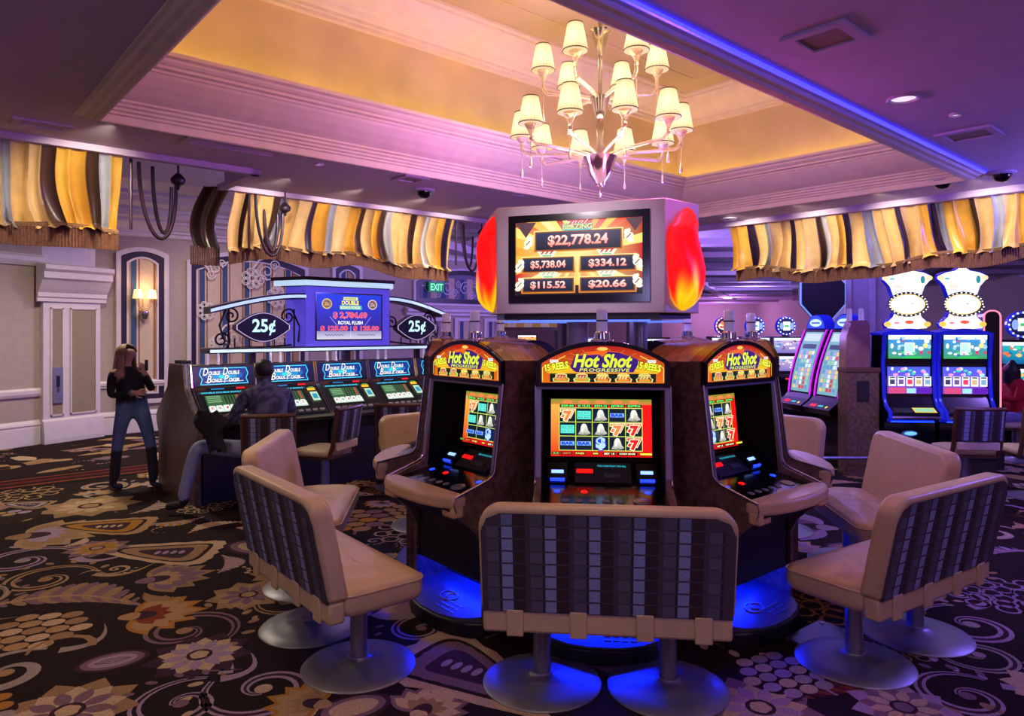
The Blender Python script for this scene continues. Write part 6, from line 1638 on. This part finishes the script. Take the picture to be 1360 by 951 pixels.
# ---- seated man seen from behind, facing the poker machine
fx = bd; sx = ad                           # forward is into the row, side is along the row
def mp(f, s, z): v = fx * f + sx * s; return (v.x, v.y, z)
N = {'pelvis': (mp(.0, 0, .60), (.165, .15)), 'waist': (mp(.02, 0, .76), (.17, .145)), 'chest': (mp(.08, 0, .97), (.19, .145)), 'ups': (mp(.12, 0, 1.09), (.155, .12)), 'neckb': (mp(.14, 0, 1.165), .07), 'neck': (mp(.16, 0, 1.21), .06), 'head': (mp(.18, 0, 1.295), (.085, .095)), 'crown': (mp(.17, 0, 1.36), (.072, .08)),
     'nose': (mp(.285, 0, 1.28), .015), 'earL': (mp(.17, -.092, 1.285), .016), 'earR': (mp(.17, .092, 1.285), .016), 'chin': (mp(.25, 0, 1.22), .03),
     'shL': (mp(.12, -.20, 1.07), .075), 'elL': (mp(.18, -.30, .84), .058), 'wrL': (mp(.42, -.22, .86), .034), 'shR': (mp(.12, .20, 1.07), .075), 'elR': (mp(.18, .29, .84), .058), 'wrR': (mp(.42, .2, .86), .034),
     'hipL': (mp(.02, -.12, .57), .095), 'hipR': (mp(.02, .12, .57), .095), 'kneeR': (mp(.38, .14, .50), .07), 'ankR': (mp(.22, .12, .12), .055), 'heelR': (mp(.16, .12, .045), .04), 'toeR': (mp(.36, .14, .035), .035)}
base = Vector((MAN.x, MAN.y, 0))
def wpt(px, py, d): return (Vector(((px - 680) / 930 * d, d, 1.7 + (437 - py) / 930 * d)) - base).to_tuple()
N['kneeL'] = (wpt(262, 592, 6.40), .075); N['ankL'] = (wpt(243, 660, 6.42), .055); N['heelL'] = (wpt(246, 669, 6.44), .042); N['toeL'] = (wpt(219, 674, 6.40), .034)
B = [('pelvis', 'waist', 'shirt'), ('waist', 'chest', 'shirt'), ('chest', 'ups', 'shirt'), ('ups', 'neckb', 'shirt'), ('neckb', 'neck', 'skin'), ('neck', 'head', 'skin'), ('head', 'crown', 'skin'), ('head', 'nose', 'skin'), ('head', 'earL', 'skin'), ('head', 'earR', 'skin'), ('head', 'chin', 'skin'),
     ('ups', 'shL', 'shirt'), ('shL', 'elL', 'shirt'), ('elL', 'wrL', 'shirt'), ('ups', 'shR', 'shirt'), ('shR', 'elR', 'shirt'), ('elR', 'wrR', 'shirt'),
     ('pelvis', 'hipL', 'jean'), ('hipL', 'kneeL', 'jean'), ('kneeL', 'ankL', 'jean'), ('ankL', 'heelL', 'shoe'), ('heelL', 'toeL', 'shoe'), ('pelvis', 'hipR', 'jean'), ('hipR', 'kneeR', 'jean'), ('kneeR', 'ankR', 'jean'), ('ankR', 'heelR', 'shoe'), ('heelR', 'toeR', 'shoe')]
hand(N, B, 'wrL', mp(.42, -.22, .86), fx, sx, (0, 0, 1), 'L'); hand(N, B, 'wrR', mp(.42, .2, .86), fx, -sx, (0, 0, 1), 'R')
man = figure('person', N, B, 'pelvis', 'dark-haired person in checked shirt and pale jeans seated at the poker row', {'shirt': lin(34, 34, 52), 'skin': lin(130, 88, 70), 'jean': lin(140, 152, 178), 'shoe': lin(32, 26, 26)}, base, 0, 1.0, (lin(40, 42, 66), lin(84, 86, 116)))
m = MB(); hc = Vector(mp(.165, 0, 1.315))
def hairm(u, v):
    a = 2 * math.pi * u; el = math.pi * .5 - v * math.pi * .72
    f_, s_ = math.cos(a) * math.cos(el), math.sin(a) * math.cos(el)
    if f_ > .25 and el < .55: f_ = .25 + (f_ - .25) * .3
    p = fx * (f_ * .098) + sx * (s_ * .089); return (hc.x + p.x, hc.y + p.y, hc.z + .098 * math.sin(el))
m.grid(hairm, 28, 14, closeu=True); m.build('hair', M_darkhair, man, smooth=True, sharp=80)
# black jacket hanging over his left side
jk = MB(); jc = wpt(282, 572, 6.25)
jk.grid(lambda u, v: (jc[0] + (.11 + .03 * math.sin(v * 8)) * math.cos(2 * math.pi * u) * (.55 + .5 * math.sin(math.pi * min(1, v + .15))) + .10 * (v - .5), jc[1] + .06 * math.sin(2 * math.pi * u) * (1 + .3 * math.sin(u * 20 + v * 6)), jc[2] + .16 - .34 * v + .02 * math.sin(u * 18)), 26, 12, closeu=True)
j = jk.build('jacket', M_blackcloth, None, smooth=True, sharp=80, loc=base); tag(j, 'black jacket hanging beside the seated man', 'jacket')

# ---- person in red at the right edge
N = {'pelvis': ((0, 0, .60), (.15, .14)), 'waist': ((0, 0, .75), (.14, .12)), 'chest': ((-.02, 0, .92), (.17, .13)), 'neckb': ((-.04, 0, 1.06), .06), 'neck': ((-.05, 0, 1.09), .05), 'head': ((-.07, 0, 1.18), (.08, .09)), 'crown': ((-.06, 0, 1.25), (.065, .07)), 'nose': ((-.175, 0, 1.17), .013), 'chin': ((-.12, 0, 1.11), .03),
     'shL': ((-.02, -.18, 1.0), .065), 'elL': ((-.12, -.24, .80), .05), 'wrL': ((-.36, -.16, .84), .032), 'shR': ((-.02, .18, 1.0), .065), 'elR': ((-.14, .22, .80), .05), 'wrR': ((-.36, .14, .84), .032),
     'hipL': ((0, -.1, .57), .085), 'kneeL': ((-.38, -.12, .55), .065), 'ankL': ((-.36, -.12, .12), .05), 'toeL': ((-.50, -.12, .04), .035), 'hipR': ((0, .1, .57), .085), 'kneeR': ((-.38, .12, .55), .065), 'ankR': ((-.36, .12, .12), .05), 'toeR': ((-.50, .12, .04), .035)}
B = [('pelvis', 'waist', 'top'), ('waist', 'chest', 'top'), ('chest', 'neckb', 'top'), ('neckb', 'neck', 'skin'), ('neck', 'head', 'skin'), ('head', 'crown', 'skin'), ('head', 'nose', 'skin'), ('head', 'chin', 'skin'), ('chest', 'shL', 'top'), ('shL', 'elL', 'top'), ('elL', 'wrL', 'top'), ('chest', 'shR', 'top'), ('shR', 'elR', 'top'), ('elR', 'wrR', 'top'),
     ('pelvis', 'hipL', 'jean'), ('hipL', 'kneeL', 'jean'), ('kneeL', 'ankL', 'jean'), ('ankL', 'toeL', 'shoe'), ('pelvis', 'hipR', 'jean'), ('hipR', 'kneeR', 'jean'), ('kneeR', 'ankR', 'jean'), ('ankR', 'toeR', 'shoe')]
hand(N, B, 'wrL', (-.36, -.16, .84), (-1, 0, 0), (0, 1, 0), (0, 0, 1), 'L'); hand(N, B, 'wrR', (-.36, .14, .84), (-1, 0, 0), (0, -1, 0), (0, 0, 1), 'R')
red = figure('person', N, B, 'pelvis', 'seated person in a red jacket at the right photo edge', {'top': lin(190, 16, 30), 'skin': lin(170, 120, 110), 'jean': lin(120, 130, 180), 'shoe': lin(20, 18, 20)}, (6.52, 9.05, 0), RAD(-8))
m = MB(); m.grid(lambda u, v: (-.05 + .105 * math.cos(math.pi * (.30 + 1.4 * u) + math.pi) * -1 * math.sin(math.pi * min(.5, .06 + v * .8)) , .098 * math.sin(math.pi * (.30 + 1.4 * u)) * math.sin(math.pi * min(.5, .06 + v * .8)), 1.30 - .30 * v), 22, 12); hr = m.build('hair', M_darkhair, red, smooth=True, sharp=80)
stool(6.52, 9.05, RAD(82), 'casino chair of the person in red')
